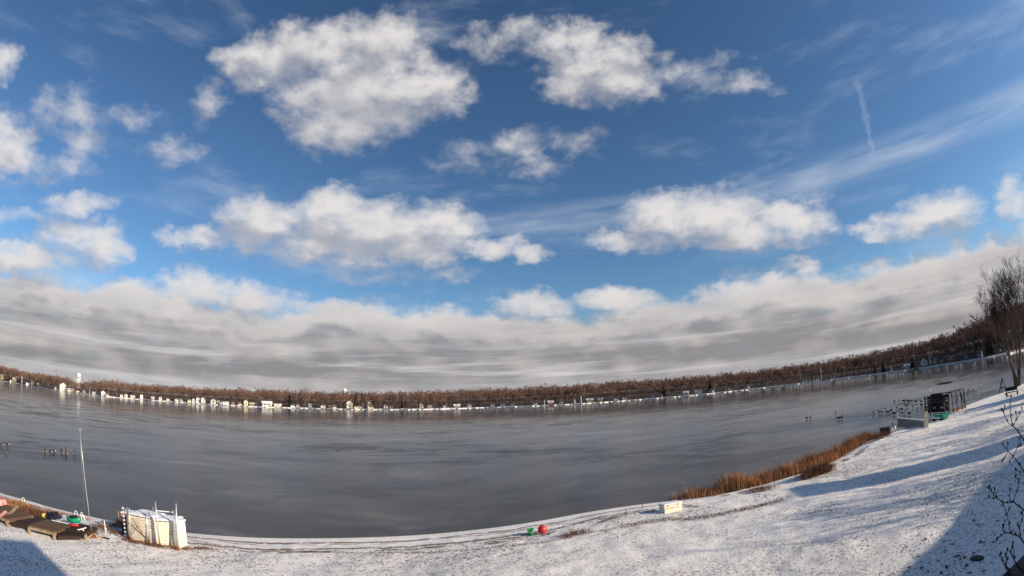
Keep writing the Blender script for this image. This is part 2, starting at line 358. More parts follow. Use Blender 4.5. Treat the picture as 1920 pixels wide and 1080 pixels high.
# ------------------------------------------------------------------ mesh helpers
class MB:
    def __init__(s): s.v = []; s.f = []; s.mi = []; s.k = 0
    def use(s, k): s.k = k; return s
    def add(s, vs, fs):
        o = len(s.v); s.v.extend([tuple(map(float, p)) for p in vs])
        for f in fs: s.f.append(tuple(i + o for i in f)); s.mi.append(s.k)
        return s
    def box(s, c, size, rz=0.0, top=1.0, rx=0.0, ry=0.0):
        hx, hy, hz = size[0] / 2, size[1] / 2, size[2] / 2
        R = Matrix.Rotation(rz, 3, 'Z') @ Matrix.Rotation(ry, 3, 'Y') @ Matrix.Rotation(rx, 3, 'X')
        vs = []
        for z in (-1, 1):
            k = top if z > 0 else 1
            for x, y in ((-1, -1), (1, -1), (1, 1), (-1, 1)):
                vs.append(R @ Vector((x * hx * k, y * hy * k, z * hz)) + Vector(c))
        return s.add(vs, [(3, 2, 1, 0), (4, 5, 6, 7), (0, 1, 5, 4), (1, 2, 6, 5), (2, 3, 7, 6), (3, 0, 4, 7)])
    def tube(s, pts, rad, n=6, cap=True):
        pts = [Vector(p) for p in pts]
        if not hasattr(rad, '__len__'): rad = [rad] * len(pts)
        o = len(s.v); k = len(pts)
        for i, p in enumerate(pts):
            d = (pts[min(i + 1, k - 1)] - pts[max(i - 1, 0)]).normalized()
            u = d.cross(Vector((.13, .97, .21))).normalized() if abs(d.y) < .9 else d.cross(Vector((1, 0, .1))).normalized()
            w = d.cross(u)
            for j in range(n):
                a = 2 * math.pi * j / n
                q = p + (u * math.cos(a) + w * math.sin(a)) * rad[i]
                s.v.append(tuple(q))
        for i in range(k - 1):
            for j in range(n):
                a, b = o + i * n + j, o + i * n + (j + 1) % n
                s.f.append((a, b, b + n, a + n)); s.mi.append(s.k)
        if cap:
            s.f.append(tuple(o + j for j in range(n))[::-1]); s.mi.append(s.k)
            s.f.append(tuple(o + (k - 1) * n + j for j in range(n))); s.mi.append(s.k)
        return s
    def lathe(s, prof, n=12, c=(0, 0, 0)):
        o = len(s.v)
        for r, z in prof:
            for j in range(n):
                a = 2 * math.pi * j / n; s.v.append((c[0] + r * math.cos(a), c[1] + r * math.sin(a), c[2] + z))
        for i in range(len(prof) - 1):
            for j in range(n):
                a, b = o + i * n + j, o + i * n + (j + 1) % n
                s.f.append((a, b, b + n, a + n)); s.mi.append(s.k)
        s.f.append(tuple(o + j for j in range(n))[::-1]); s.mi.append(s.k)
        s.f.append(tuple(o + (len(prof) - 1) * n + j for j in range(n))); s.mi.append(s.k)
        return s
    def ellipsoid(s, c, r, n=8, m=5, rot=None):
        vs = []; o = len(s.v)
        for i in range(m + 1):
            th = math.pi * i / m
            for j in range(n):
                a = 2 * math.pi * j / n
                p = Vector((r[0] * math.sin(th) * math.cos(a), r[1] * math.sin(th) * math.sin(a), r[2] * math.cos(th)))
                if rot: p = rot @ p
                s.v.append(tuple(p + Vector(c)))
        for i in range(m):
            for j in range(n):
                a, b = o + i * n + j, o + i * n + (j + 1) % n
                s.f.append((a, a + n, b + n, b)); s.mi.append(s.k)
        return s
    def mesh(s, name, mats, smooth=False):
        me = bpy.data.meshes.new(name); me.from_pydata(s.v, [], s.f)
        for m in (mats if isinstance(mats, (list, tuple)) else [mats]): me.materials.append(m)
        if any(s.mi): me.polygons.foreach_set('material_index', s.mi)
        if smooth: me.polygons.foreach_set('use_smooth', [True] * len(s.f))
        me.update(); return me
    def obj(s, name, mats, parent=None, smooth=False, loc=None, rz=0.0):
        o = bpy.data.objects.new(name, s.mesh(name, mats, smooth)); col.objects.link(o)
        if parent: o.parent = parent
        if loc is not None: o.location = loc
        if rz: o.rotation_euler.z = rz
        return o
def tag(o, label=None, cat=None, group=None, kind=None):
    for k, v in (('label', label), ('category', cat), ('group', group), ('kind', kind)):
        if v: o[k] = v
    return o
def empty(name, loc, rz=0.0):
    o = bpy.data.objects.new(name, None); o.empty_display_size = .2; col.objects.link(o)
    o.location = loc; o.rotation_euler.z = rz; return o
def link(name, me, parent=None, loc=(0, 0, 0), rz=0.0, sc=None):
    o = bpy.data.objects.new(name, me); col.objects.link(o); o.parent = parent; o.location = loc
    o.rotation_euler.z = rz
    if sc: o.scale = sc if hasattr(sc, '__len__') else (sc,) * 3
    return o
def np_mesh(name, verts, faces, mats, attrs=None, smooth=True):
    me = bpy.data.meshes.new(name)
    verts = np.asarray(verts, np.float32); faces = np.asarray(faces, np.int32)
    k = faces.shape[1]
    me.vertices.add(len(verts)); me.vertices.foreach_set('co', verts.ravel())
    me.loops.add(faces.size); me.loops.foreach_set('vertex_index', faces.ravel())
    me.polygons.add(len(faces)); me.polygons.foreach_set('loop_start', np.arange(0, faces.size, k, dtype=np.int32))
    me.polygons.foreach_set('use_smooth', np.full(len(faces), smooth))
    for a, v in (attrs or {}).items():
        me.attributes.new(a, 'FLOAT', 'POINT').data.foreach_set('value', np.asarray(v, np.float32))
    for m in mats: me.materials.append(m)
    me.update(calc_edges=True); return me
def vnoise(x, y, seed, scale):
    r = np.random.default_rng(seed).random((257, 257)); x = np.asarray(x) / scale; y = np.asarray(y) / scale
    xi, yi = np.floor(x).astype(int), np.floor(y).astype(int); fx, fy = x - xi, y - yi
    fx = fx * fx * (3 - 2 * fx); fy = fy * fy * (3 - 2 * fy); a = xi % 256; b = yi % 256
    return (r[a, b] * (1 - fx) + r[a + 1, b] * fx) * (1 - fy) + (r[a, b + 1] * (1 - fx) + r[a + 1, b + 1] * fx) * fy - .5

# ------------------------------------------------------------------ shorelines, in metres on the plane of the ice
near_px = [(0,925),(60,940),(100,953),(150,964),(200,975),(280,990),(360,1000),(480,1008),(600,1009),(700,1007),(800,1002),(960,985),(1100,960),(1180,948),(1240,941),
           (1320,932),(1400,917),(1500,890),(1560,865),(1610,835),(1645,820),(1700,805),(1740,793),(1790,770),(1840,752),(1880,738)]
ns = [tuple(flat(x, y)[:2]) for x, y in near_px]
ns = [(-1600, -160), (-500, -40), (-160, 4), (-70, 16), (-42, 19)] + ns + [(90, 50), (125, 56), (200, 60), (420, 62), (1600, 40)]
ns = np.array(ns); ns = ns[np.argsort(ns[:, 0])]
xs = np.concatenate([np.linspace(-1600, -60, 60), np.arange(-59, 130, .5), np.linspace(131, 1600, 60)])
ys = np.interp(xs, ns[:, 0], ns[:, 1])
inner = (xs > -59) & (xs < 129)
ker = np.hanning(9); ker /= ker.sum()
ys_s = np.convolve(np.pad(ys, 4, 'edge'), ker, 'valid'); ys = np.where(inner, ys_s, ys)
def shore_y(x): return np.interp(x, xs, ys)
_sx = xs[(xs > -120) & (xs < 200)]; _sy = ys[(xs > -120) & (xs < 200)]
def shore_d(X, Y):
    """signed distance inland from the near shore"""
    X = np.atleast_1d(np.asarray(X, float)); Y = np.atleast_1d(np.asarray(Y, float))
    best = np.full(X.shape, 1e9)
    for i in range(0, len(_sx) - 1, 2):
        j = min(i + 2, len(_sx) - 1)
        ax, ay, bx, by = _sx[i], _sy[i], _sx[j], _sy[j]; dx, dy = bx - ax, by - ay
        t = np.clip(((X - ax) * dx + (Y - ay) * dy) / (dx * dx + dy * dy), 0, 1)
        best = np.minimum(best, (X - ax - t * dx) ** 2 + (Y - ay - t * dy) ** 2)
    d = np.sqrt(best); vert = shore_y(X) - Y
    far_ = (X < -110) | (X > 190)
    d = np.where(far_, np.abs(vert), d)
    return np.where(vert > 0, d, -d)
def ground_z(X, Y, d=None):
    X = np.atleast_1d(np.asarray(X, float)); Y = np.atleast_1d(np.asarray(Y, float))
    if d is None: d = shore_d(X, Y)
    k = np.clip(d, 0, None)
    z = .085 * np.minimum(k, 2.6) + .034 * np.clip(k - 2.6, 0, 40)
    bank = np.clip((X - 8) / 6, 0, 1); z = z + bank * .22 * np.clip(k / 1.2, 0, 1)
    n = vnoise(X, Y, 1, 6.0) * .22 + vnoise(X, Y, 2, 2.1) * .09 + vnoise(X, Y, 3, .8) * .055 + vnoise(X, Y, 4, .42) * .05
    # wind drifts that run along the lawn on the right
    u = X * .39 + Y * .92; drift = vnoise(u, X * .12, 5, 1.7) * .26 * np.clip((X - 14) / 10, 0, 1)
    z = z + (n + drift) * np.clip(k / 2.5, 0.05, 1)
    return np.where(d > 0, z + .012, .012 + d * .12)
_ST = .2; _GX = np.arange(-50, 100.01, _ST); _GY = np.arange(5, 65.01, _ST)
_mx, _my = np.meshgrid(_GX, _GY, indexing='ij'); _GD = shore_d(_mx.ravel(), _my.ravel()).reshape(_mx.shape); _GZ = ground_z(_mx.ravel(), _my.ravel(), _GD.ravel()).reshape(_mx.shape)
def look(T, x, y):
    u = (np.asarray(x) + 50) / _ST; v = (np.asarray(y) - 5) / _ST
    i = np.clip(np.floor(u).astype(int), 0, len(_GX) - 2); j = np.clip(np.floor(v).astype(int), 0, len(_GY) - 2); a = np.clip(u - i, 0, 1); b = np.clip(v - j, 0, 1)
    return (T[i, j] * (1 - a) + T[i + 1, j] * a) * (1 - b) + (T[i, j + 1] * (1 - a) + T[i + 1, j + 1] * a) * b
def gz(x, y): return float(look(_GZ, x, y)) if -50 < x < 100 and 5 < y < 65 else float(ground_z(x, y)[0])
def at(px, py):
    """the point of the near ground seen at that place of the photograph"""
    z = .3
    for _ in range(12):
        p = flat(px, py, z); z = .5 * z + .5 * max(gz(p[0], p[1]), 0)
    return Vector((p[0], p[1], z))
def at_h(px, py, h):
    """the point h above the ground seen at that place of the photograph"""
    z = .3 + h
    for _ in range(12):
        p = flat(px, py, z); z = .5 * z + .5 * (max(gz(p[0], p[1]), 0) + h)
    return Vector((p[0], p[1], z))
def cast(px, py, h):
    """where something h high has to stand for its shadow to fall on that spot of the lawn"""
    p = at(px, py); k = (h - p.z) / math.tan(math.radians(SUN_EL)); return p.x + sd.x / math.hypot(sd.x, sd.y) * k, p.y + sd.y / math.hypot(sd.x, sd.y) * k
def ice_at(px, py): return Vector(flat(px, py, 0))

# lake ice: one big sheet
N = 60
th = np.linspace(0, 2 * np.pi, 96, endpoint=False)
rad = np.concatenate([[0], np.geomspace(3, 9000, 40)])
vv = [(0, 0, 0)] + [(r * math.cos(a), r * math.sin(a), 0) for r in rad[1:] for a in th]
b_ = MB(); b_.v = vv
for j in range(96): b_.f.append((0, 1 + j, 1 + (j + 1) % 96)); b_.mi.append(0)
for i in range(len(rad) - 2):
    for j in range(96):
        a, b = 1 + i * 96 + j, 1 + i * 96 + (j + 1) % 96
        b_.f.append((a, a + 96, b + 96, b)); b_.mi.append(0)
tag(b_.obj('lake_ice', M['ice']), kind='structure')

# near ground
def grid(x0, x1, y0, y1, st, hole=None, dmin=-2.5):
    X = np.arange(x0, x1 + st / 2, st); Y = np.arange(y0, y1 + st / 2, st)
    gx, gy = np.meshgrid(X, Y, indexing='ij'); gx, gy = gx.ravel(), gy.ravel()
    if st == _ST: d, z = _GD.ravel(), _GZ.ravel()
    else: d = shore_d(gx, gy); z = ground_z(gx, gy, d)
    nx, ny = len(X), len(Y); i, j = np.meshgrid(np.arange(nx - 1), np.arange(ny - 1), indexing='ij'); i, j = i.ravel(), j.ravel()
    a = i * ny + j; F = np.stack([a, a + ny, a + ny + 1, a + 1], 1)
    keep = d[F].max(1) > dmin
    if hole:
        cx, cy = gx[F].mean(1), gy[F].mean(1); keep &= ~((cx > hole[0]) & (cx < hole[1]) & (cy > hole[2]) & (cy < hole[3]))
    F = F[keep]; used = np.unique(F); re = np.full(len(gx), -1); re[used] = np.arange(len(used))
    return np.stack([gx, gy, z], 1)[used], re[F], d[used]
v, f, d = grid(-50, 100, 5, 65, .2)
tag(link('snowy_lawn', np_mesh('snowy_lawn', v, f, [M['snow']], {'shore_d': d})), kind='structure')
v, f, d = grid(-1500, 1500, -1000, 65, 5, hole=(-50, 100, 5, 65), dmin=-6)
tag(link('snowy_ground', np_mesh('snowy_ground', v, f, [M['snow']], {'shore_d': d})), kind='structure')

# far shore: measured from the photograph
far_px = [(0,716,1250),(50,722,1050),(100,730,0),(150,738,0),(200,744,0),(300,752,0),(450,762,0),(550,765.5,0),(650,768,0),(780,768.5,0),(900,765,0),(1000,762,0),(1100,757,0),(1200,750,0),(1300,742,0),(1400,731.5,0),
          (1500,720,0),(1600,708,0),(1700,695,0),(1800,680,0),(1890,665,0)]
fs = []
for x, y, dd in far_px:
    a, e = azel(x, y); p = flat(x, y)
    r = dd or min(float(np.hypot(p[0], p[1])), 900)
    fs.append((a, r))
fs = [(-95, 2200), (-80, 1800), (-68, 1500)] + fs + [(60, 275), (66, 290), (74, 420), (82, 900)]
fa = np.array([a for a, r in fs]); fr = np.array([r for a, r in fs])
def far_r(a): return np.interp(a, fa, fr)
def polar(a, r): return r * math.sin(math.radians(a)), r * math.cos(math.radians(a))
inl = np.array([0, .05, 1.2, 2.5, 5, 10, 20, 35, 60, 100, 160, 260, 500, 1200, 4000, 9000.])
def far_z(a, t):
    a = np.asarray(a, float); t = np.asarray(t, float)
    z = np.interp(t, [0, .05, 2.5, 10, 30, 100, 500, 9000], [-.05, .45, .55, .9, 1.4, 2.4, 5.0, 8.0])
    hill = np.clip((-53.5 - a) / 5, 0, 1) * np.interp(t, [5, 60, 250, 9000], [0, 5, 11, 11])
    hill2 = np.clip((a - 38) / 14, 0, 1) * np.interp(t, [10, 70, 250, 9000], [0, .8, 4, 4])
    return z + hill + hill2
A = np.arange(-95, 82.1, .25); vs = []; dl = []
for a in A:
    r0 = far_r(a) + 1.5 * math.sin(a * 3.1) + .8 * math.sin(a * 9.7 + 1)
    for t in inl:
        x, y = polar(a, r0 + t); vs.append((x, y, float(far_z(a, t)))); dl.append(t)
K = len(inl); F = [(i * K + j, (i + 1) * K + j, (i + 1) * K + j + 1, i * K + j + 1) for i in range(len(A) - 1) for j in range(K - 1)]
tag(link('far_shore', np_mesh('far_shore', vs, F, [M['far_snow']], {'shore_d': dl}, smooth=False)), kind='structure')
def far_at(px, inland):
    """a spot behind the far shoreline below picture column px"""
    ybase = np.interp(px, [q[0] for q in far_px], [q[1] for q in far_px]); a = azel(px, ybase)[0]
    r = float(far_r(a)) + inland; x, y = polar(a, r)
    return Vector((x, y, float(far_z(a, inland)) - .15)), a, r

# ------------------------------------------------------------------ trees
def grow(seed, h, limbs=6, kids=(5, 5, 4), spread=.55, trunk_r=.022, twig_w=.035, trunk_frac=.35, multi=1, lean=0.0, upward=.35, sides=(6, 4, 3)):
    """a bare deciduous tree: a tapered trunk and limbs, and the finer wood that makes its crown"""
    R = random.Random(seed); tr, cr = MB(), MB()
    def ribbon(p, q, w):
        d = (q - p).normalized(); s = d.cross(Vector((R.uniform(-1, 1), R.uniform(-1, 1), R.uniform(-1, 1)))).normalized() * w
        cr.add([p - s, p + s, q], [(0, 1, 2)])
    def branch(p, d, L, r, lvl):
        n = 4 if lvl < 2 else 3; pts = [p]; dd = d.copy()
        for i in range(n):
            dd = (dd + Vector((R.uniform(-.16, .16), R.uniform(-.16, .16), R.uniform(-.04, .20) * (upward * 2)))).normalized()
            pts.append(pts[-1] + dd * (L / n))
        rr = [r * (1 - .8 * i / n) for i in range(n + 1)]
        if lvl < 2: (tr if lvl == 0 else cr).tube(pts, rr, sides[lvl], cap=False)
        elif lvl == 2 and sides[2]: cr.tube(pts, rr, 3, cap=False)
        if lvl >= len(kids) + 0: return
        for k in range(kids[lvl]):
            t = R.uniform(.25, 1.0) if lvl else R.uniform(.30, 1.0)
            i = min(int(t * n), n - 1); q = pts[i].lerp(pts[i + 1], t * n - i)
            s = Vector((R.gauss(0, 1), R.gauss(0, 1), R.gauss(.25, .6))).normalized()
            nd_ = (dd * .75 + s * spread * 1.25 + Vector((0, 0, upward * .5))).normalized()
            nl = L * R.uniform(.42, .68) * (1.15 - .35 * t)
            if lvl + 1 >= len(kids): 
                e = q + nd_ * nl; ribbon(q, e, twig_w * R.uniform(.6, 1.2))
                m_ = q.lerp(e, .5); ribbon(m_, m_ + (nd_ + Vector((R.uniform(-.7, .7), R.uniform(-.7, .7), R.uniform(-.2, .7)))).normalized() * nl * .55, twig_w * .7)
            else: branch(q, nd_, nl, r * .5 * (1 - .4 * t), lvl + 1)
    for s in range(multi):
        base = Vector((R.uniform(-.03, .03) * h * (multi > 1), R.uniform(-.03, .03) * h * (multi > 1), -.3))
        ld = Vector((R.uniform(-.35, .35) * (multi > 1) + lean, R.uniform(-.3, .3) * (multi > 1), 1)).normalized()
        tl = h * trunk_frac * R.uniform(.85, 1.15); pts = [base]; dd = ld
        for i in range(4):
            dd = (dd + Vector((R.uniform(-.07, .07), R.uniform(-.07, .07), .05))).normalized(); pts.append(pts[-1] + dd * tl / 4)
        rr = [h * trunk_r * (1 - .12 * i) * (1.25 if i == 0 else 1) for i in range(5)]
        tr.tube(pts, rr, 7, cap=False)
        for k in range(limbs):
            a = 2 * math.pi * (k + R.random()) / limbs; o = R.uniform(.12, .62) * spread * 1.6
            d = (dd + Vector((math.cos(a) * o, math.sin(a) * o, R.uniform(0, .2)))).normalized()
            i = R.choice((3, 4, 4, 4)); branch(pts[i], d, h * (1 - trunk_frac) * R.uniform(.62, .85), rr[i] * .62, 0)
    return tr, cr
def conifer(seed, h, w):
    R = random.Random(seed); tr, cr = MB(), MB()
    tr.tube([(0, 0, -.3), (0, 0, h * .5), (0, 0, h)], [h * .02, h * .012, .02], 6, cap=False)
    z = h * .06
    while z < h * .99:
        k = 1 - z / h; rad_ = w * (k ** .85) + .12
        for j in range(9):
            a = R.uniform(0, 6.28); rr = rad_ * R.uniform(.65, 1.15); dz = -rr * R.uniform(.15, .45)
            p = Vector((0, 0, z)); q = Vector((math.cos(a) * rr, math.sin(a) * rr, z + dz)); s = Vector((-math.sin(a), math.cos(a), 0)) * rr * .30
            m_ = p.lerp(q, .55); dr = Vector((0, 0, -.25 * rr))
            cr.add([p, m_ + s + dr * .3, q, m_ - s + dr * .3, m_ + dr, m_ + Vector((0, 0, .1 * rr))], [(0, 1, 5), (1, 2, 5), (2, 3, 5), (3, 0, 5), (0, 4, 1), (1, 4, 2), (2, 4, 3), (3, 4, 0)])
        z += h * .028
    return tr, cr
VAR = []
for s in range(9):
    t_, c_ = grow(100 + s, 15, limbs=5 + s % 3, kids=(5, 5, 4), spread=.5 + .07 * (s % 4), twig_w=.045, trunk_frac=.24 + .04 * (s % 3), trunk_r=.016)
    VAR.append((t_.mesh('trunk', M['bark_pale' if s % 3 == 0 else 'bark']), c_.mesh('crown', M[('twig', 'twig2', 'twig3')[s % 3]])))
CVAR = []
for s in range(3):
    t_, c_ = conifer(50 + s, 14, 2.6 + .5 * s); CVAR.append((t_.mesh('trunk', M['bark']), c_.mesh('crown', M['needle'])))
def put_tree(name, var, loc, sc, rz, label, group=None, cat='tree'):
    r = empty(name, loc, rz); r.scale = sc if hasattr(sc, '__len__') else (sc,) * 3
    link('trunk', var[0], r); link('crown', var[1], r); tag(r, label, cat, group); return r
TOPX = [0,40,100,128,142,156,170,200,300,400,500,600,700,800,900,1000,1100,1200,1300,1400,1500,1600,1700,1750,1800,1850,1890]
TOPY = [692,699,707,712,719,720,717,717,726,731,733,737,738,736,732,727,722,715,710,700,689,674,655,645,632,612,596]
BX = [q[0] for q in far_px]; BY = [q[1] for q in far_px]
def wood_h(px, r):
    return (np.interp(px, BX, BY) - np.interp(px, TOPX, TOPY)) / FPX * r
seg = [(170, 'bare brown tree on the wooded rise at the far left end of the lake'),
       (420, 'bare brown tree behind the row of white cottages left of the small white spire'),
       (640, 'bare brown tree behind the cottages between the spire and the white ball water tank'),
       (860, 'bare brown tree behind the scattered houses right of the white ball water tank'),
       (1200, 'bare brown tree in the unbroken belt of woods along the middle of the far shore'),
       (1500, 'bare brown tree in the shaded woods where the far shore begins to climb right'),
       (1690, 'bare dark brown tree in the woods around the thin flagpole on the right shore'),
       (2000, 'tall dark bare tree on the right shore behind the pale porch house')]
px = 40.0; k = 0
spots = []
while px < 1935:
    r0 = far_at(px, 0)[2]; stepm = 9.0 if px < 1500 else 7.0
    spots.append(px + random.uniform(-2, 2)); px += max(stepm / r0 * FPX * .52, 5.6)
for px in spots:
    inland = random.choice((random.uniform(3, 12), random.uniform(12, 34), random.uniform(12, 34)))
    loc, a, r = far_at(px, inland)
    h = wood_h(px, r) * random.uniform(.74, 1.06) - (loc.z * (.65))
    h = max(h, 6)
    lab = next(l for x, l in seg if px < x)
    put_tree('bare_tree', VAR[random.randrange(9)], loc, (h / 15 * random.uniform(.85, 1.25),) * 2 + (h / 15,), random.uniform(0, 6.28), lab, lab.replace('bare brown tree', 'bare trees').replace('tall dark bare tree', 'tall bare trees').replace('bare dark brown tree', 'bare dark trees'))
print('far trees', len(spots))
for px, inland, h, lab in ((543, 14, 14, 'dark pointed evergreen left of the big fan shaped bare tree on the far shore'), (668, 40, 15, 'narrow dark evergreen just right of the tall white gabled house'),
                          (679, 45, 16, 'dark rounded evergreen second to the right of the tall white gabled house'), (754, 20, 9, 'round dark evergreen among brown trees in the middle of the far shore'),
                          (1333, 10, 11, 'dark evergreen beside the bright white shore house on the right half'), (1243, 18, 13, 'dark evergreen above the shore left of the long white house'),
                          (1641, 6, 6, 'low black evergreen at the water left of the pale sail'), (1657, 6, 7, 'black evergreen close to the pale sail on the right shore'),
                          (1856, 20, 13, 'pointed black evergreen standing in the tall bare trees at far right'), (24, 60, 16, 'dark evergreen tip rising above the hillside houses at far left'), (1711, 9, 7, 'dark evergreen beside the small snow topped hut on the right shore')):
    loc, a, r = far_at(px, inland); put_tree('evergreen_tree', CVAR[random.randrange(3)], loc, h / 14, random.uniform(0, 6), lab)
t_, c_ = grow(77, 19, limbs=9, kids=(6, 5, 4), spread=.62, twig_w=.05, trunk_frac=.28, trunk_r=.02)
loc, a, r = far_at(573, 14)
put_tree('bare_tree', (t_.mesh('trunk', M['bark_pale']), c_.mesh('crown', M['twig3'])), loc, .92, 0, 'big fan shaped bare tree with pale branches on the far shore')

# the woods behind: one mass
def mass(name, n, x0, x1, i0, i1, hk, lab, matk, seed, kids=(4, 4), tw=.26, hmul=1.0):
    R = random.Random(seed); base = []
    for s in range(4):
        t_, c_ = grow(300 + seed + s, 15, limbs=6, kids=kids, spread=.62, twig_w=tw, trunk_frac=.22, trunk_r=.014)
        t_.add(c_.v, c_.f)
        tri = []
        for f in t_.f: tri += [f] if len(f) == 3 else [(f[0], f[1], f[2]), (f[0], f[2], f[3])]
        base.append((np.array(t_.v), np.array(tri)))
    V, Fc, o = [], [], 0
    for i in range(n):
        px = x0 + (x1 - x0) * (i + R.random()) / n; inland = R.uniform(i0, i1); loc, a, r = far_at(px, inland)
        h = max((wood_h(px, r) * hk - loc.z * .6) * R.uniform(.78, 1.06), 2.0) * hmul
        b, t = base[R.randrange(4)]; ang = R.uniform(0, 6.28); c, s = math.cos(ang), math.sin(ang); k = h / 15; kx = k * R.uniform(.9, 1.35)
        q = np.stack([(b[:, 0] * c - b[:, 1] * s) * kx + loc.x, (b[:, 0] * s + b[:, 1] * c) * kx + loc.y, b[:, 2] * k + loc.z], 1)
        V.append(q); Fc.append(t + o); o += len(b)
    ob = link(name, np_mesh(name, np.concatenate(V), np.concatenate(Fc), [M[matk]], smooth=False)); tag(ob, lab, 'woods', kind='stuff'); print(name, sum(len(x) for x in Fc)); return ob
mass('distant_woods', 1100, -30, 1960, 34, 100, .95, 'mass of bare brown woods that closes the far shore behind the single trees', 'twig2', 1)
mass('far_brush', 1000, -30, 1960, 13, 32, .50, 'low brown brush filling the far shore beneath the trees', 'under', 2, kids=(4, 3), tw=.20)
mass('waterside_brush', 150, -30, 1900, 2.5, 8, .20, 'thin brown shrubs along the water edge of the far shore', 'under', 4, kids=(3, 3), tw=.10)
mass('hillside_woods', 160, -30, 95, 90, 230, .8, 'brown woods on the far rise behind the hillside houses at left', 'twig', 3)

# ------------------------------------------------------------------ houses of the far shore
win_me = MB().box((0, 0, 0), (.95, .06, 1.25)).mesh('pane', M['glass'])
frm = MB()
for dx, dz, sx_, sz_ in ((0, .72, 1.3, .14), (0, -.72, 1.3, .14), (-.58, 0, .14, 1.3), (.58, 0, .14, 1.3)): frm.box((dx, 0, dz), (sx_, .12, sz_))
frm_me = frm.mesh('window', M['white']); door_me = MB().box((0, 0, 1.05), (1.0, .1, 2.1)).mesh('door', M['wall_brick'])
def house(px, w_px, h_px, wall, roof, label, inland=8, gable='front', turn=None, depth=None, cat='house', name='lake_house', nwin=None, chimney=False, porch=False):
    loc, a, r = far_at(px, inland)
    w = max(w_px / FPX * r, 3.0); H = max(h_px / FPX * r, 2.6); dp = depth or min(max(w * .8, 4), 10)
    t = empty(name, loc, -math.radians(a) + (turn if turn is not None else random.uniform(-.18, .18)))
    tag(t, label, cat)
    rise = min(w * .32, H * .42) if gable == 'front' else min(dp * .30, H * .35)
    if gable == 'flat': rise = .3
    e = H - rise; x, y = w / 2, dp / 2
    b = MB()
    if gable == 'front':
        b.add([(-x, -y, -1), (x, -y, -1), (x, -y, e), (0, -y, H), (-x, -y, e), (-x, y, -1), (x, y, -1), (x, y, e), (0, y, H), (-x, y, e)],
              [(0, 1, 2, 3, 4), (9, 8, 7, 6, 5), (1, 6, 7, 2), (5, 0, 4, 9)])
    elif gable == 'side':
        b.add([(-x, -y, -1), (x, -y, -1), (x, -y, e), (-x, -y, e), (-x, y, -1), (x, y, -1), (x, y, e), (-x, y, e), (-x, 0, H), (x, 0, H)],
              [(0, 1, 2, 3), (5, 4, 7, 6), (1, 5, 6, 9, 2), (4, 0, 3, 8, 7)])
    else: b.box((0, 0, (e - 1) / 2), (w, dp, e + 1))
    b.obj('wall', M[wall], t)
    rb = MB(); ov = .45; th_ = .22
    def slab(p, q, r_, s_):
        n_ = (Vector(q) - Vector(p)).cross(Vector(s_) - Vector(p)).normalized() * th_
        if n_.z < 0: n_ = -n_
        lo = [Vector(k_) + n_ * .15 for k_ in (p, q, r_, s_)]; hi = [k_ + n_ for k_ in lo]
        rb.add(lo + hi, [(3, 2, 1, 0), (4, 5, 6, 7), (0, 1, 5, 4), (1, 2, 6, 5), (2, 3, 7, 6), (3, 0, 4, 7)])
    if gable == 'front':
        k_ = rise / x * ov
        slab((-x - ov, -y - ov, e - k_), (0, -y - ov, H), (0, y + ov, H), (-x - ov, y + ov, e - k_)); slab((0, -y - ov, H), (x + ov, -y - ov, e - k_), (x + ov, y + ov, e - k_), (0, y + ov, H))
    elif gable == 'side':
        k_ = rise / y * ov
        slab((-x - ov, -y - ov, e - k_), (x + ov, -y - ov, e - k_), (x + ov, 0, H), (-x - ov, 0, H)); slab((-x - ov, 0, H), (x + ov, 0, H), (x + ov, y + ov, e - k_), (-x - ov, y + ov, e - k_))
    else: rb.box((0, 0, e + .12), (w + .6, dp + .6, .24))
    ro = rb.obj('roof', M[roof], t)
    if chimney: MB().box((w * .22, dp * .1, H + .1), (.8, .8, 2.0)).obj('chimney', M['wall_brick'], ro)
    nw = nwin if nwin is not None else max(1, int(w / 3.2)); rows = 2 if e > 5.2 else 1
    for row in range(rows):
        for i in range(nw):
            wx = (i + .5) / nw * w - x
            if row == 0 and i == nw // 2 and nw > 1: link('door', door_me, t, (wx, -y - .05, .0)); continue
            wo_ = link('window', frm_me, t, (wx, -y - .05, 1.75 + row * 2.8)); link('pane', win_me, wo_)
    if porch:
        pb = MB(); pb.box((0, -y - 1.2, 2.7), (w * .9, 2.4, .18))
        for i in range(4): pb.box((-w * .42 + i * w * .28, -y - 2.25, 1.3), (.22, .22, 2.6))
        pb.obj('porch', M['white'], t)
    return t
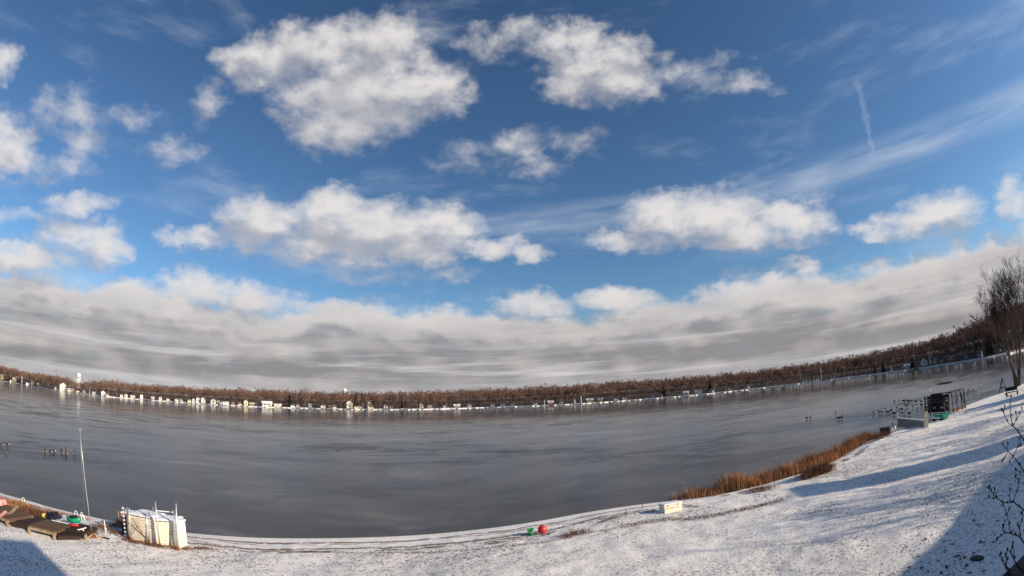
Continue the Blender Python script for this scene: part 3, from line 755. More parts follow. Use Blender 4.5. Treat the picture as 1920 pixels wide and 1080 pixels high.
HS = [
 (3,7,9,'wall_cream','roof_snow','cream house at the very left edge on the hillside',45,'side'),
 (14,8,9,'wall_tan','roof_brown','tan gabled house on the hillside second from the left edge',60,'front'),
 (20,5,6,'wall_white','roof_grey','small white boathouse at the water below the tan hillside gable',6,'front'),
 (27,8,8,'wall_cream','roof_snow','cream house with snowy roof left of the slim white tower',30,'side'),
 (52,9,4,'wall_white','roof_snow','long low white boathouse right of the slim white tower',5,'side'),
 (61,7,8,'wall_cream','roof_brown','cream house up the slope behind the low white boathouse',40,'front'),
 (72,8,6,'wall_tan','roof_snow','tan cottage at the shore where the hillside ends',18,'side'),
 (104,4,7,'wall_white','roof_grey','narrow white cottage left of the large white lake mansion',8,'front'),
 (119,13,13,'wall_white','roof_grey','large bright white lake mansion left of the water tower',6,'front'),
 (133,14,6,'wall_cream','roof_snow','long low cream building right of the large white mansion',6,'side'),
 (146,9,6,'wall_cream','roof_brown','low cream house directly below the water tower',10,'side'),
 (158,6,7,'wall_tan','roof_brown','tan cottage just right of the water tower reflection',12,'front'),
 (176,8,5,'wall_white','roof_snow','flat white cottage between the water tower and arched white house',6,'side'),
 (194,8,9,'wall_white','roof_grey','white arched gable house at the water, right of the water tower',5,'front'),
 (201,6,6,'wall_cream','roof_brown','small cream annex right beside the white arched gable house',8,'side'),
 (228,5,7,'wall_white','roof_grey','first of the narrow white cottages after the gap in the far left shore',6,'front'),
 (236,6,8,'wall_white','roof_brown','white cottage with a brown roof second after the shoreline gap',6,'front'),
 (249,10,6,'wall_cream','roof_snow','broad cream cottage with snowy roof after the two narrow white ones',7,'side'),
 (265,4,9,'wall_white','roof_grey','tall narrow white house standing alone left of the dark pilings',6,'front'),
 (286,6,6,'wall_grey','roof_snow','grey cottage right of the dark pilings',8,'side'),
 (301,6,8,'wall_white','roof_grey','white gable above a low wall at the left shore bend',12,'front'),
 (315,4,7,'wall_cream','roof_brown','slim cream cottage right of the white gable by the shore bend',6,'front'),
 (331,6,6,'wall_white','roof_snow','little white cottage with snow on its roof in the left shore row',6,'front'),
 (340,7,7,'wall_grey','roof_grey','grey cottage set back behind the little white snowy cottage',14,'side'),
 (355,5,5,'wall_cream','roof_snow','tiny cream cottage left of the tall twin gable house',6,'front'),
 (364,5,9,'wall_white','roof_grey','narrow white house at the left side of the tall twin gable house',7,'front'),
 (371,7,10,'wall_white','roof_grey','left gable of the tall white twin houses on the left shore',8,'front'),
 (381,8,11,'wall_white','roof_brown','right and taller gable of the white twin houses on the left shore',9,'front'),
 (400,11,10,'wall_white','roof_grey','white steep A shaped house with dark windows',8,'front'),
 (409,5,9,'wall_tan','roof_brown','narrow tan house against the right side of the A shaped house',9,'front'),
 (414,6,8,'wall_white','roof_grey','white house left of the long plain white boathouse',7,'front'),
 (423,13,6,'wall_white','roof_snow','long plain white boathouse with a snowy flat roof',4,'side'),
 (437,9,7,'wall_brick','roof_brown','dull red house below the small white spire',14,'side'),
 (450,9,7,'wall_cream','roof_brown','cream cottage just right of the small white spire',7,'side'),
 (461,8,11,'wall_cream','roof_brown','cream steep gabled house second right of the white spire',8,'front'),
 (473,10,7,'wall_tan','roof_snow','tan cottage between the cream gable and the dark green gable',8,'side'),
 (485,8,8,'wall_blue','roof_grey','blue grey gabled cottage left of the very broad white house',7,'front'),
 (500,19,10,'wall_white','roof_snow','very broad bright white house with snowy roof on the left shore',5,'side'),
 (521,16,4,'wall_cream','roof_snow','low cream seawall shed right of the very broad white house',4,'side'),
 (549,5,5,'wall_white','roof_grey','tiny white hut under the big fan shaped tree',6,'front'),
 (559,7,7,'wall_grey','roof_grey','grey cottage left of the fan shaped tree trunk',10,'front'),
 (582,6,9,'wall_white','roof_snow','white house set high right of the fan shaped tree',22,'side'),
 (605,13,6,'wall_cream','roof_snow','rounded cream boathouse at the water below the white ball tank',4,'front'),
 (620,5,9,'wall_white','roof_grey','slim white house right of the rounded cream boathouse',10,'front'),
 (627,6,6,'wall_cream','roof_brown','cream cottage between slim white house and tall white house',7,'side'),
 (656,12,15,'wall_white','roof_grey','tall bright white house below the ball tank, mirrored in the ice',14,'front'),
 (667,6,8,'wall_cream','roof_brown','cream cottage at the right foot of the tall bright white house',5,'front'),
 (674,6,8,'wall_tan','roof_brown','tan cottage second right of the tall bright white house',6,'front'),
 (682,8,12,'wall_grey','roof_snow','grey house with snowy roof behind the tan cottage',22,'front'),
 (693,9,12,'wall_white','roof_grey','white gabled house set back right of the ball tank',20,'front'),
 (695,12,5,'wall_cream','roof_grey','low cream boathouse in front of the set back white gable',4,'front'),
 (724,8,13,'wall_white','roof_grey','white house with steep black shadowed gable left of the wooded belt',20,'front'),
 (734,5,8,'wall_tan','roof_brown','small tan house right of the steep white gable',14,'front'),
 (790,4,12,'wall_cream','roof_brown','narrow cream house alone among the brown trees',16,'front'),
 (806,6,6,'wall_brick','roof_snow','small red shed where the long woods begin',6,'front'),
 (834,4,7,'wall_grey','roof_grey','narrow grey shed left of the long grey lodge',8,'front'),
 (857,17,6,'wall_grey','roof_snow','long grey lodge with snowy roof under the woods',9,'side'),
 (880,9,5,'wall_white','roof_snow','white boat shed at the right of the long grey lodge',5,'side'),
 (924,8,9,'wall_white','roof_snow','rounded white boathouse at mid shore with a pale reflection',3,'front'),
 (942,10,8,'wall_grey','roof_grey','grey house right of the rounded white boathouse',12,'side'),
 (961,5,8,'wall_white','roof_grey','small white gable in the woods right of centre',9,'front'),
 (1003,4,8,'wall_white','roof_grey','small white shed at the foot of the middle woods',6,'front'),
 (1032,12,6,'wall_brick','roof_snow','dull red cottage with snowy roof in the middle woods',8,'side'),
 (1052,9,8,'wall_grey','roof_grey','dark grey cottage left of the white sail',12,'side'),
 (1106,14,6,'wall_cream','roof_snow','cream low house between white flagstaff and steep yellow house',7,'side'),
 (1126,10,6,'wall_tan','roof_snow','tan low house right of the cream low house',9,'side'),
 (1146,8,5,'wall_grey','roof_snow','small grey cottage left of the slanting white gable',7,'side'),
 (1155,5,8,'wall_white','roof_grey','slim slanting white gable left of the yellow lit house',9,'front'),
 (1172,12,9,'wall_cream','roof_brown','yellow lit house with steep roof at the start of the right shore',7,'front'),
 (1213,6,9,'wall_grey','roof_grey','grey cottage in shade right of the yellow lit house',9,'front'),
 (1224,4,9,'wall_white','roof_grey','thin white house front left of the purple grey cottage',7,'front'),
 (1239,7,7,'wall_blue','roof_grey','purple grey cottage on the right half of the shore',8,'front'),
 (1274,5,8,'wall_white','roof_grey','white cottage front left of the low pale boathouse',7,'front'),
 (1287,11,5,'wall_cream','roof_snow','low pale boathouse left of the long bright white house',4,'side'),
 (1310,15,8,'wall_white','roof_snow','long bright white house with dark windows on the right half',8,'side'),
 (1324,9,7,'wall_grey','roof_snow','grey annex attached right of the long bright white house',9,'side'),
 (1334,8,6,'wall_white','roof_snow','small bright white boathouse at the water right of the grey annex',3,'front'),
 (1365,5,10,'wall_white','roof_grey','narrow white house with a mirrored streak on the right half',5,'front'),
 (1373,6,6,'wall_tan','roof_brown','tan cottage beside the narrow mirrored white house',8,'side'),
 (1394,9,7,'wall_grey','roof_snow','grey shore house before the last bright gable of the right shore',8,'side'),
 (1401,6,9,'wall_white','roof_snow','last bright white gable of the right shore',5,'front'),
 (1430,9,11,'wall_blue','roof_grey','dark blue house with two white windows in the shaded woods',14,'front'),
 (1449,7,7,'wall_grey','roof_grey','dim grey house in the woods right of the two white windows',12,'side'),
 (1468,9,9,'wall_tan','roof_snow','house with pale slanting roof high in the shaded woods',20,'front'),
 (1562,6,4,'wall_white','roof_snow','small white hut right of the thin flagpole',4,'front'),
 (1702,9,8,'wall_grey','roof_snow','small snow topped hut on the jetty corner of the right shore',2,'side'),
 (1724,9,9,'wall_grey','roof_snow','dim house left of the pale porch house',16,'side'),
 (1735,12,14,'wall_white','roof_grey','pale porch house with tall white posts on the right shore',12,'front'),
 (1750,14,14,'wall_white','roof_snow','pale wide house with three dark windows right of the porch',14,'side'),
 (1766,6,9,'wall_tan','roof_brown','dim tan house right of the wide pale house',14,'front'),
 (1783,9,13,'wall_brick','roof_grey','dark red gabled house by the water on the far right shore',10,'front'),
 (1812,10,7,'wall_grey','roof_grey','dim grey house under the tall trees on the far right shore',14,'side'),
 (1838,8,7,'wall_grey','roof_snow','dim house near the white post at far right',12,'side'),
 (1872,10,8,'wall_blue','roof_grey','last dim bluish house beside the big multi stemmed tree',14,'side')]
for h in HS:
    px, w, hh, wall, roof, lab, inland, gab = h
    # trees and rising ground hide the feet of the houses; keep the seen height above the shore
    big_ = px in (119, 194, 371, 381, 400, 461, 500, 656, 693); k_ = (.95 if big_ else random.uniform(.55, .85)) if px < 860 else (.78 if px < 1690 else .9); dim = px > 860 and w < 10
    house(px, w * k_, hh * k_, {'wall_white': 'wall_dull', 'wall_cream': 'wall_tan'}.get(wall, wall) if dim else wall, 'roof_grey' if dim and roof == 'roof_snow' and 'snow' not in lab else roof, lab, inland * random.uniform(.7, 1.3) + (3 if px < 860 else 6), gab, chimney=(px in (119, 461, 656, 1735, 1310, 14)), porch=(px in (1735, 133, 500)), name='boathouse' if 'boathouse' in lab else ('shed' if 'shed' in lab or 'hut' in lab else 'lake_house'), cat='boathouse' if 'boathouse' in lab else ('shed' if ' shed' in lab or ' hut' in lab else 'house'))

def at_dir(px, py, r):
    """point at horizontal distance r in the direction of the photograph's pixel"""
    w = ray(px, py); k = r / math.hypot(w[0], w[1]); return Vector((w[0] * k, w[1] * k, EYE + w[2] * k))
# water tower on legs
r = 1150.0; topp = at_dir(148, 699, r); t = empty('water_tower', (topp.x, topp.y, 0)); tag(t, 'white water tower with domed tank on legs above the left woods', 'water tower')
Ht = topp.z; s_ = 3.6 * r / FPX
MB().lathe([(.3, Ht), (s_ * .55, Ht - .4), (s_ * .92, Ht - 1.5), (s_, Ht - 3), (s_, Ht - 7), (s_ * .8, Ht - 9), (s_ * .3, Ht - 10)][::-1], 20).obj('tank', M['white'], t, True)
for k in range(6):
    a = k * math.pi / 3; MB().tube([(s_ * .92 * math.cos(a), s_ * .92 * math.sin(a), Ht - 7), (s_ * 1.0 * math.cos(a), s_ * 1.0 * math.sin(a), 0)], .36, 6).obj('leg', M['white'], t)
MB().tube([(0, 0, 0), (0, 0, Ht - 9)], .6, 10).obj('riser_pipe', M['white'], t)
rb = MB()
for zz in (.35, .65):
    for k in range(6):
        a, b = k * math.pi / 3, (k + 1) * math.pi / 3; rr_ = s_ * (1.1 - .18 * zz); rb.tube([(rr_ * math.cos(a), rr_ * math.sin(a), Ht * zz), (rr_ * math.cos(b), rr_ * math.sin(b), Ht * zz)], .2, 4)
rb.obj('bracing', M['white'], t)['kind'] = 'stuff'
# ball tank beyond the middle of the far shore
r = 1300.0; topp = at_dir(646, 728, r); t = empty('water_tower', (topp.x, topp.y, 0)); tag(t, 'white ball shaped water tank peeking over the middle woods', 'water tower')
rr_ = 3.8 * r / FPX
MB().ellipsoid((0, 0, topp.z - rr_), (rr_, rr_, rr_ * .9), 18, 10).obj('tank', M['white'], t, True)
MB().lathe([(rr_ * .55, 0), (rr_ * .3, 4), (rr_ * .28, topp.z - rr_ * 2)], 12).obj('column', M['white'], t)
# lattice mast
r = 1200.0; topp = at_dir(106, 688, r); t = empty('radio_mast', (topp.x, topp.y, 0)); tag(t, 'thin grey radio mast above the woods left of the water tower', 'radio mast')
b = MB()
for k in range(3):
    a = k * 2.094; b.tube([(1.3 * math.cos(a), 1.3 * math.sin(a), 0), (1.0 * math.cos(a), 1.0 * math.sin(a), topp.z)], .28, 4)
zz = 0
while zz < topp.z - 3:
    for k in range(3):
        a, c = k * 2.094, (k + 1) * 2.094; b.tube([(1.2 * math.cos(a), 1.2 * math.sin(a), zz), (1.2 * math.cos(c), 1.2 * math.sin(c), zz + 3)], .13, 3, False)
    zz += 3
b.obj('lattice', M['grey'], t); MB().box((0, 0, topp.z * .82), (3.2, 3.2, 2.6)).obj('antenna', M['grey'], t)
# church spire
loc, a, r = far_at(451, 60); topp = at_dir(451, 732, r); t = empty('church_spire', (loc.x, loc.y, loc.z)); tag(t, 'small white church spire rising over brown trees on the left shore', 'spire')
hh = topp.z - loc.z
MB().box((0, 0, hh * .36), (2.6, 2.6, hh * .72)).obj('tower', M['white'], t); MB().lathe([(1.5, hh * .72), (.08, hh)], 8).obj('steeple', M['white'], t)
# slim silo at far left
loc, a, r = far_at(41, 25); t = empty('silo', loc); tag(t, 'slim white tower standing among the hillside houses at far left', 'tower')
hh = 13 / FPX * r; MB().lathe([(1.6, -2), (1.6, hh - 1), (1.2, hh)], 10).obj('shaft', M['white'], t); MB().lathe([(1.75, hh - .9), (.1, hh + 1.0)], 10).obj('cap', M['roof_grey'], t)
# pale masts, sails, posts by the far water
def pole(px, inland, h_px, label, name='flagpole', cat='flagpole', rad=.16, m='white', ball=True):
    loc, a, r = far_at(px, inland); h = h_px / FPX * r; t = empty(name, loc); tag(t, label, cat)
    MB().tube([(0, 0, -.5), (0, 0, h)], [rad, rad * .6], 6).obj('pole', M[m], t)
    if ball: MB().ellipsoid((0, 0, h + .2), (.28, .28, .28), 6, 4).obj('finial', M[m], t)
pole(1541, 2, 21, 'thin tall flagpole rising from the right shore before dark woods')
pole(1090, 2, 13, 'white flagstaff at the water in the middle woods', rad=.28)
pole(168, 3, 10, 'white flagstaff in front of the trees right of the water tower', rad=.3)
pole(1021, 3, 9, 'pale pole at the foot of the woods left of the white sail', rad=.2, name='light_pole', cat='pole')
pole(265, 1, 7, 'pale mooring pole before the tall narrow white house', rad=.25, name='mooring_pole', cat='pole', ball=False)
pole(1842, 3, 10, 'pale pillar by the water before the dim houses at far right', rad=.5, name='stone_pillar', cat='pillar')
pole(1888, 1, 9, 'bright white post at the far right end of the snowy shore strip', rad=.42, name='white_post', cat='post')
def sail(px, w_px, h_px, label):
    loc, a, r = far_at(px, 1); w = w_px / FPX * r; h = h_px / FPX * r; t = empty('beached_sailboat', loc, -math.radians(a)); tag(t, label, 'sailboat')
    b = MB(); n = 6
    ring = [(-1, 0), (-.5, .42), (.4, .46), (1, .30), (1, -.30), (.4, -.46), (-.5, -.42)]
    b.add([(x * w * .6, y * w * .45, .75) for x, y in ring] + [(x * w * .5, y * w * .25, .1) for x, y in ring], [tuple(range(7)), tuple(range(13, 6, -1))] + [(i, i + 7, (i + 1) % 7 + 7, (i + 1) % 7) for i in range(7)])
    b.obj('hull', M['white'], t); MB().tube([(0, 0, .5), (0, 0, h)], .12, 6).obj('mast', M['alu'], t)
    MB().add([(.12, -.04, 1.2), (w * .5, -.04, 1.3), (.12, -.04, h * .96), (.12, .04, 1.2), (w * .5, .04, 1.3), (.12, .04, h * .96)], [(0, 1, 2), (5, 4, 3), (0, 3, 4, 1), (1, 4, 5, 2), (2, 5, 3, 0)]).obj('sail', M['white'], t)
sail(1077, 6, 10, 'white sail of a beached boat in the middle of the far shore')
sail(1671, 6, 12, 'pale sail of a beached boat before the dark woods on the right shore')
# pilings and jetties
def jetty(px, w_px, out_m, label, n=5):
    loc, a, r = far_at(px, -out_m / 2); w = w_px / FPX * r; t = empty('jetty', (loc.x, loc.y, 0), -math.radians(a)); tag(t, label, 'jetty')
    MB().box((0, 0, .75), (w, out_m, .22)).obj('deck', M['wood_pale'], t); me = MB().tube([(0, 0, -.3), (0, 0, 1.5)], .16, 6).mesh('piling', M['wood_dark'])
    for i in range(n): link('piling', me, t, ((i / (n - 1) - .5) * w, -out_m / 2, 0))
jetty(276, 14, 5, 'dark row of pilings at the left shore between cottages', 8)
jetty(1035, 8, 6, 'small jetty with snow below the dull red cottage')
jetty(1712, 16, 8, 'snowy jetty with dark piles by the small hut on the right shore', 6)
jetty(608, 9, 5, 'small pale jetty before the rounded cream boathouse')
me = MB().tube([(0, 0, 0), (0, 0, 1.9)], .22, 6).mesh('white_post', M['white'])
for i, px in enumerate((1507, 1512, 1519, 1527, 1531, 1535)):
    loc, a, r = far_at(px, .8); tag(link('white_post', me, None, loc), 'short white mooring post in the row left of the thin flagpole', 'post', 'white posts left of the thin flagpole')

# ------------------------------------------------------------------ tall trees at the right, on the near shore
def big_tree(px, py, h, seed, label, multi, twm='twig_dark', lean=0.0, off=(0, 0), **kw):
    p = at(px, py); t_, c_ = grow(seed, h, multi=multi, lean=lean, **kw)
    r = empty('bare_tree', (p.x + off[0], p.y + off[1], p.z)); tag(r, label, 'tree')
    t_.obj('trunk', M['bark'], r, True); c_.obj('crown', M[twm], r); return r
big_tree(1903, 727, 15.5, 901, 'big multi stemmed bare tree leaning over the right shore', 7, limbs=3, kids=(6, 5, 5), spread=.46, trunk_r=.010, twig_w=.024, trunk_frac=.42, lean=-.10, upward=.32, off=(2.5, 1))
big_tree(1919, 722, 17, 905, 'taller bare tree at the right picture edge behind the multi stemmed one', 4, limbs=4, kids=(6, 5, 5), spread=.46, trunk_r=.012, twig_w=.024, trunk_frac=.40, upward=.35, off=(8, 3))
# trees further right, and unseen buildings added there to cast shade on the snow
for i, (px, py, h) in enumerate(((1795, 779, 12), (1815, 770, 13), (1838, 763, 14), (1860, 757, 13), (1882, 757, 14), (1900, 752, 15), (1850, 774, 12), (1885, 768, 12.5))):
    x, y = cast(px, py, h); k_ = h / 14
    put_tree('evergreen_tree', CVAR[i % 3], (x, y, gz(x, y)), (k_ * 1.5, k_ * 1.5, k_), i, 'tall dense evergreen beyond the right edge of the picture', 'evergreens shading the right lawn')
def prism(b, poly, z0, z1):
    n = len(poly); z1 = z1 if hasattr(z1, '__len__') else [z1] * n
    a2 = sum(poly[i][0] * poly[(i + 1) % n][1] - poly[(i + 1) % n][0] * poly[i][1] for i in range(n))
    if a2 < 0: poly = poly[::-1]; z1 = z1[::-1]
    b.add([(x, y, z0) for x, y in poly] + [(x, y, z) for (x, y), z in zip(poly, z1)], [tuple(range(n))[::-1], tuple(range(n, 2 * n))] + [(i, (i + 1) % n, (i + 1) % n + n, i + n) for i in range(n)])
Hn = 7.8
NP = [cast(1690, 1080, Hn), cast(1845, 910, Hn), cast(1858, 893, Hn), cast(1925, 848, Hn)]
d0 = ((NP[1][0] - NP[0][0]), (NP[1][1] - NP[0][1])); NP = [(NP[0][0] - d0[0] * .9, NP[0][1] - d0[1] * .9)] + NP[1:] + [(NP[3][0] + 8, NP[3][1] + 3), (NP[3][0] + 12, NP[3][1] - 14), (NP[0][0] + 4, NP[0][1] - 12)]
for i, (px_, py_, h_) in enumerate(((1700, 935, 11), (1790, 900, 12), (1620, 975, 10), (1860, 822, 12), (1840, 795, 11))):  # unseen bare trees added for the streaks of shade they throw
    x_, y_ = cast(px_, py_, h_); put_tree('bare_tree', VAR[i + 1], (x_, y_, gz(x_, y_)), (h_ / 15, h_ / 15, h_ / 15 * 1.1), i, 'bare tree added beyond the right edge to streak the lawn with shade', 'bare trees added beyond the right edge')
t = empty('shade_house', (45, 0, 1)); tag(t, 'unseen house added beyond the right edge, shaped to shade the lawn', 'house')  # unseen house, its outline worked back from the shade it must cast
b = MB(); prism(b, [(x - 45, y) for x, y in NP], -1.5, Hn - 1.3); b.obj('wall', M['wall_grey'], t)
b = MB(); prism(b, [(x - 45.05, y + .12) for x, y in NP], Hn - 1.3, Hn - 1.0); b.obj('roof', M['roof_grey'], t)
Ht_ = 15.0; c0 = cast(1492, 924, Ht_); wa, wb = at(1640, 880), at(1640, 902); wid = abs((wb - wa).x * sd.y - (wb - wa).y * sd.x) / math.hypot(sd.x, sd.y)
t = empty('shade_tower', (c0[0], c0[1], 0), math.atan2(sd.y, sd.x)); tag(t, 'slim unseen tower added beyond the right edge to shade a band of lawn', 'tower')  # made-up tower, sized only to cast the shade band
MB().box((1.5, 0, Ht_ / 2 - 1), (3.0, wid, Ht_ + 2)).obj('wall', M['wall_grey'], t); MB().box((1.5, 0, Ht_ + .06), (3.1, wid + .1, .1)).obj('roof', M['roof_grey'], t)
print('casters', NP, c0, wid)
# own house: behind and above the camera; its unseen high gable is shaped to shade the lower left corner
t = empty('camera_house', (0, 0, 1)); tag(t, 'lake house that carries the camera, dark porch roof corner at lower right', 'house')
b = MB(); prism(b, [(13, .9), (-12, -2.8), (-12, -12), (13, -12)], -1.2, [12.8, 6.0, 6.0, 12.8]); b.obj('wall', M['wall_white'], t)
q1 = flat(1868, 1090, 5.6); q2 = flat(1930, 1030, 5.6); dd_ = (q2 - q1) / np.linalg.norm((q2 - q1)[:2])
nn_ = np.array([dd_[1], -dd_[0], 0]); nn_ = nn_ if nn_[0] * 1 - nn_[1] * 1 > 0 else -nn_
pa = q1 - dd_ * 1.0; pb = q2 + dd_ * 1.2
b = MB(); prism(b, [(pa[0], pa[1]), (pb[0], pb[1]), (pb[0] + nn_[0] * 3, pb[1] + nn_[1] * 3), (pa[0] + nn_[0] * 3, pa[1] + nn_[1] * 3)], 4.42, 4.6); b.obj('porch_roof', M['fascia'], t)

# ------------------------------------------------------------------ twigs of the small tree beside the camera
t = empty('ornamental_tree', (4.2, 1.6, .9)); tag(t, 'small bare tree with budded twigs reaching in at the right edge', 'tree')
base = Vector((4.2, 1.6, .9))
crown = MB(); trunk = MB(); buds = MB(); RB = random.Random(5)
trunk.tube([(0, 0, -.4), (.05, .1, 1.2), (.02, .05, 2.8), (.1, .0, 4.6), (0, .1, 6.2)], [.10, .085, .065, .04, .012], 8)
TW = [([(1920,825),(1908,808),(1898,797),(1895,780),(1894,760),(1896,742)],5.0),([(1898,799),(1888,790),(1882,772),(1884,762)],5.0),([(1899,798),(1906,788),(1912,776),(1916,765)],5.0),([(1884,779),(1879,768)],5.0),([(1907,787),(1905,774)],5),([(1896,744),(1887,740)],5),
      ([(1925,892),(1912,872),(1900,856),(1888,843),(1880,832)],4.8),([(1900,856),(1907,840),(1912,822)],4.8),([(1890,846),(1882,861),(1879,864)],4.8),([(1900,856),(1893,866)],4.8),([(1888,843),(1890,832)],4.8),([(1907,840),(1914,834)],4.8),
      ([(1925,962),(1912,950),(1900,941),(1889,943),(1878,941),(1868,933),(1858,920),(1854,914)],4.4),([(1900,941),(1906,922),(1911,904),(1913,886),(1905,880)],4.4),([(1895,942),(1893,930),(1894,918)],4.4),([(1868,933),(1862,935),(1855,931)],4.4),([(1872,937),(1866,924),(1865,917)],4.4),([(1911,900),(1904,893)],4.4),
      ([(1925,1026),(1912,1006),(1903,1003),(1895,1000),(1884,999),(1875,1006),(1869,1011)],4.0),([(1913,1008),(1911,990),(1917,975),(1916,962)],4.0),([(1894,1000),(1892,983),(1888,965),(1884,952),(1881,946)],4.0),([(1888,965),(1892,955)],4.0),([(1884,999),(1880,992),(1882,985)],4.0),([(1912,992),(1908,982)],4.0),
      ([(1890,1075),(1885,1062),(1880,1050),(1875,1040)],3.6),([(1885,1062),(1888,1050),(1886,1040)],3.6),([(1908,1062),(1901,1048),(1895,1036),(1889,1030)],3.6),([(1901,1048),(1901,1034),(1899,1018)],3.6),([(1895,1036),(1898,1026)],3.6)]
ends = []
for pts, dist in TW:
    P3 = []
    for i, (x, y) in enumerate(pts):
        w = ray(x, y); P3.append(Vector((w[0], w[1], w[2])) * (dist + .05 * math.sin(i * 1.7 + x)) + Vector((0, 0, EYE)) - base)
    main = pts[0][0] >= 1920 or pts[0][1] > 1061
    r0 = .0062 if main else .0040
    crown.tube(P3, [r0 * (1 - .55 * i / (len(P3) - 1)) for i in range(len(P3))], 5)
    if main: ends.append(P3[0])
    for p_, q_ in zip(P3[1:], P3[:-1]):
        if RB.random() < .85: buds.ellipsoid(p_ + Vector((RB.uniform(-.012, .012), 0, .008)), (.007, .007, .012), 5, 4)
    buds.ellipsoid(P3[-1], (.007, .007, .016), 5, 4)
for e in ends:
    z = max(min(e.z - 1.1, 5.6), .6); s = Vector((.05, .03, z)); crown.tube([s, s.lerp(e, .5) + Vector((.12, -.1, -.15)), e], [.026, .013, .0062], 6, cap=False)
trunk.obj('trunk', M['bark'], t, True); crown.obj('branches', M['twig_dark'], t, True); buds.obj('buds', M['twig_dark'], t, True)['kind'] = 'stuff'

# ------------------------------------------------------------------ reeds along the right of the near shore
def along(px): 
    y = np.interp(px, [q[0] for q in near_px], [q[1] for q in near_px]); return flat(px, y)
p0 = along(1248)[0]; p1 = along(1640)[0]
V = []; F_ = []; R = random.Random(3); cnt = 0
def blade(x, y, z, h, w, lx, ly):
    o = len(V); a = R.uniform(0, 3.14); c, s = math.cos(a) * w, math.sin(a) * w
    V.extend([(x - c, y - s, z), (x + c, y + s, z), (x + lx * .4 + c * .7, y + ly * .4 + s * .7, z + h * .6), (x + lx * .4 - c * .7, y + ly * .4 - s * .7, z + h * .6), (x + lx, y + ly, z + h)])
    F_.extend([(o, o + 1, o + 2), (o, o + 2, o + 3), (o + 3, o + 2, o + 4)])
_rx = np.linspace(p0, p1, 900); _r1 = vnoise(_rx, _rx * 0 + 3, 21, 1.5); _r2 = vnoise(_rx, _rx * 0 + 8, 22, .9) * .7 + vnoise(_rx, _rx * 0 + 5, 23, .3) * .5
rn1 = lambda x: float(np.interp(x, _rx, _r1)); rn2 = lambda x: float(np.interp(x, _rx, _r2))
tries = 0
while cnt < 17000 and tries < 90000:
    tries += 1; x = R.uniform(p0, p1); y0 = float(np.interp(x, _sx, _sy)); y = y0 + R.gauss(.15, .55)
    u = (x - p0) / (p1 - p0); dens = max(.42, .6 + 1.3 * rn1(x) * 1.4)
    fade = min(1, u * 9, (1 - u) * 9)
    if R.random() > dens * fade: continue
    h = (.86 + .85 * rn2(x)) * R.uniform(.5, 1.1) * (.55 + .45 * fade) * (1 + .25 * u)
    blade(x, y, max(gz(x, y), 0) - .03, max(h, .25), R.uniform(.006, .013), R.gauss(-.06, .24), R.gauss(0, .2)); cnt += 1
tag(link('reeds', np_mesh('reeds', V, F_, [M['reed']], smooth=False)), 'dense rust coloured reeds standing along the right part of the near shore', 'reeds', kind='stuff')

# grass and leaf litter poking through the snow
V = []; F_ = []; R = random.Random(11)
n = 56000; X = rng.uniform(-34, 46, n * 3); Y = rng.uniform(9, 46, n * 3); d = look(_GD, X, Y)
dens = np.clip(.55 + vnoise(X, Y, 31, 2.2) * 1.4 + vnoise(X, Y, 32, 7) * .9, .02, 1)
fall = np.where(X > 22, .28, 1.0) * np.where((X > 8) & (d < 5.5) & (d > .8), 1.5, 1.0)
keep = (d > 2.3) & (rng.random(n * 3) < dens * fall); X, Y, d = X[keep][:n], Y[keep][:n], d[keep][:n]; Z = look(_GZ, X, Y)
for x, y, z in zip(X, Y, Z):
    rr_ = math.hypot(x, y); k = .75 if rr_ < 20 else 1.0
    for _ in range(R.choice((1, 2, 3))):
        a = R.uniform(0, 6.28); L_ = R.uniform(.03, .15) * k; blade(x + R.uniform(-.03, .03), y + R.uniform(-.02, .02), z - .01, R.uniform(.015, .06) * k, R.uniform(.008, .022), math.cos(a) * L_ + .02, math.sin(a) * L_ * .6)
tag(link('grass_tufts', np_mesh('grass_tufts', V, F_, [M['grass']], smooth=False)), 'brown grass tips and leaf litter poking through the snowy lawn', 'grass', kind='stuff')
# driftwood, leaves and rubble in wrack lines
def litter(name, pts, n, spread, hmax, m, label, cat, seed, w=.02, kind='stuff'):
    global V, F_, R
    V = []; F_ = []; R = random.Random(seed); P_ = [at(*p) for p in pts]; L_ = [0]
    for a, b in zip(P_, P_[1:]): L_.append(L_[-1] + (b - a).length)
    for _ in range(n):
        s = R.uniform(0, L_[-1]); i = max(j for j in range(len(P_) - 1) if L_[j] <= s); p = P_[i].lerp(P_[i + 1], (s - L_[i]) / (L_[i + 1] - L_[i]))
        x, y = p.x + R.gauss(0, spread), p.y + R.gauss(0, spread * .5); z = max(gz(x, y), 0); a = R.uniform(0, 6.28); L2 = R.uniform(.08, .45) * hmax * 1.6
        blade(x, y, z + R.uniform(0, hmax) * .5, R.uniform(.0, hmax), R.uniform(.4, 1.2) * w, math.cos(a) * L2, math.sin(a) * L2)
    return tag(link(name, np_mesh(name, V, F_, [M[m]], smooth=False)), label, cat, kind=kind)
litter('wrack_line', [(360,1008),(600,1018),(800,1012),(960,998),(1040,984),(1160,968)], 2600, .10, .035, 'brush', 'narrow brown drift line close to the water in the middle of the beach', 'drift litter', 25, .012)
litter('wrack_line', [(0,933),(60,948),(110,960),(170,975)], 2200, .25, .06, 'pinkish', 'reddish brown wet litter along the water edge at left', 'drift litter', 26, .014)
litter('wrack_line', [(360,1015),(600,1036),(900,1030),(1050,1012),(1080,1004),(1190,985)], 2600, .16, .06, 'brush', 'thin brown line of drift litter along the middle beach', 'drift litter', 5, .012)
litter('wrack_line', [(1180,985),(1240,975),(1330,970),(1400,955),(1470,935)], 2400, .42, .10, 'brush', 'brown litter and rubble around the cream chest below the reeds', 'drift litter', 6, .014)
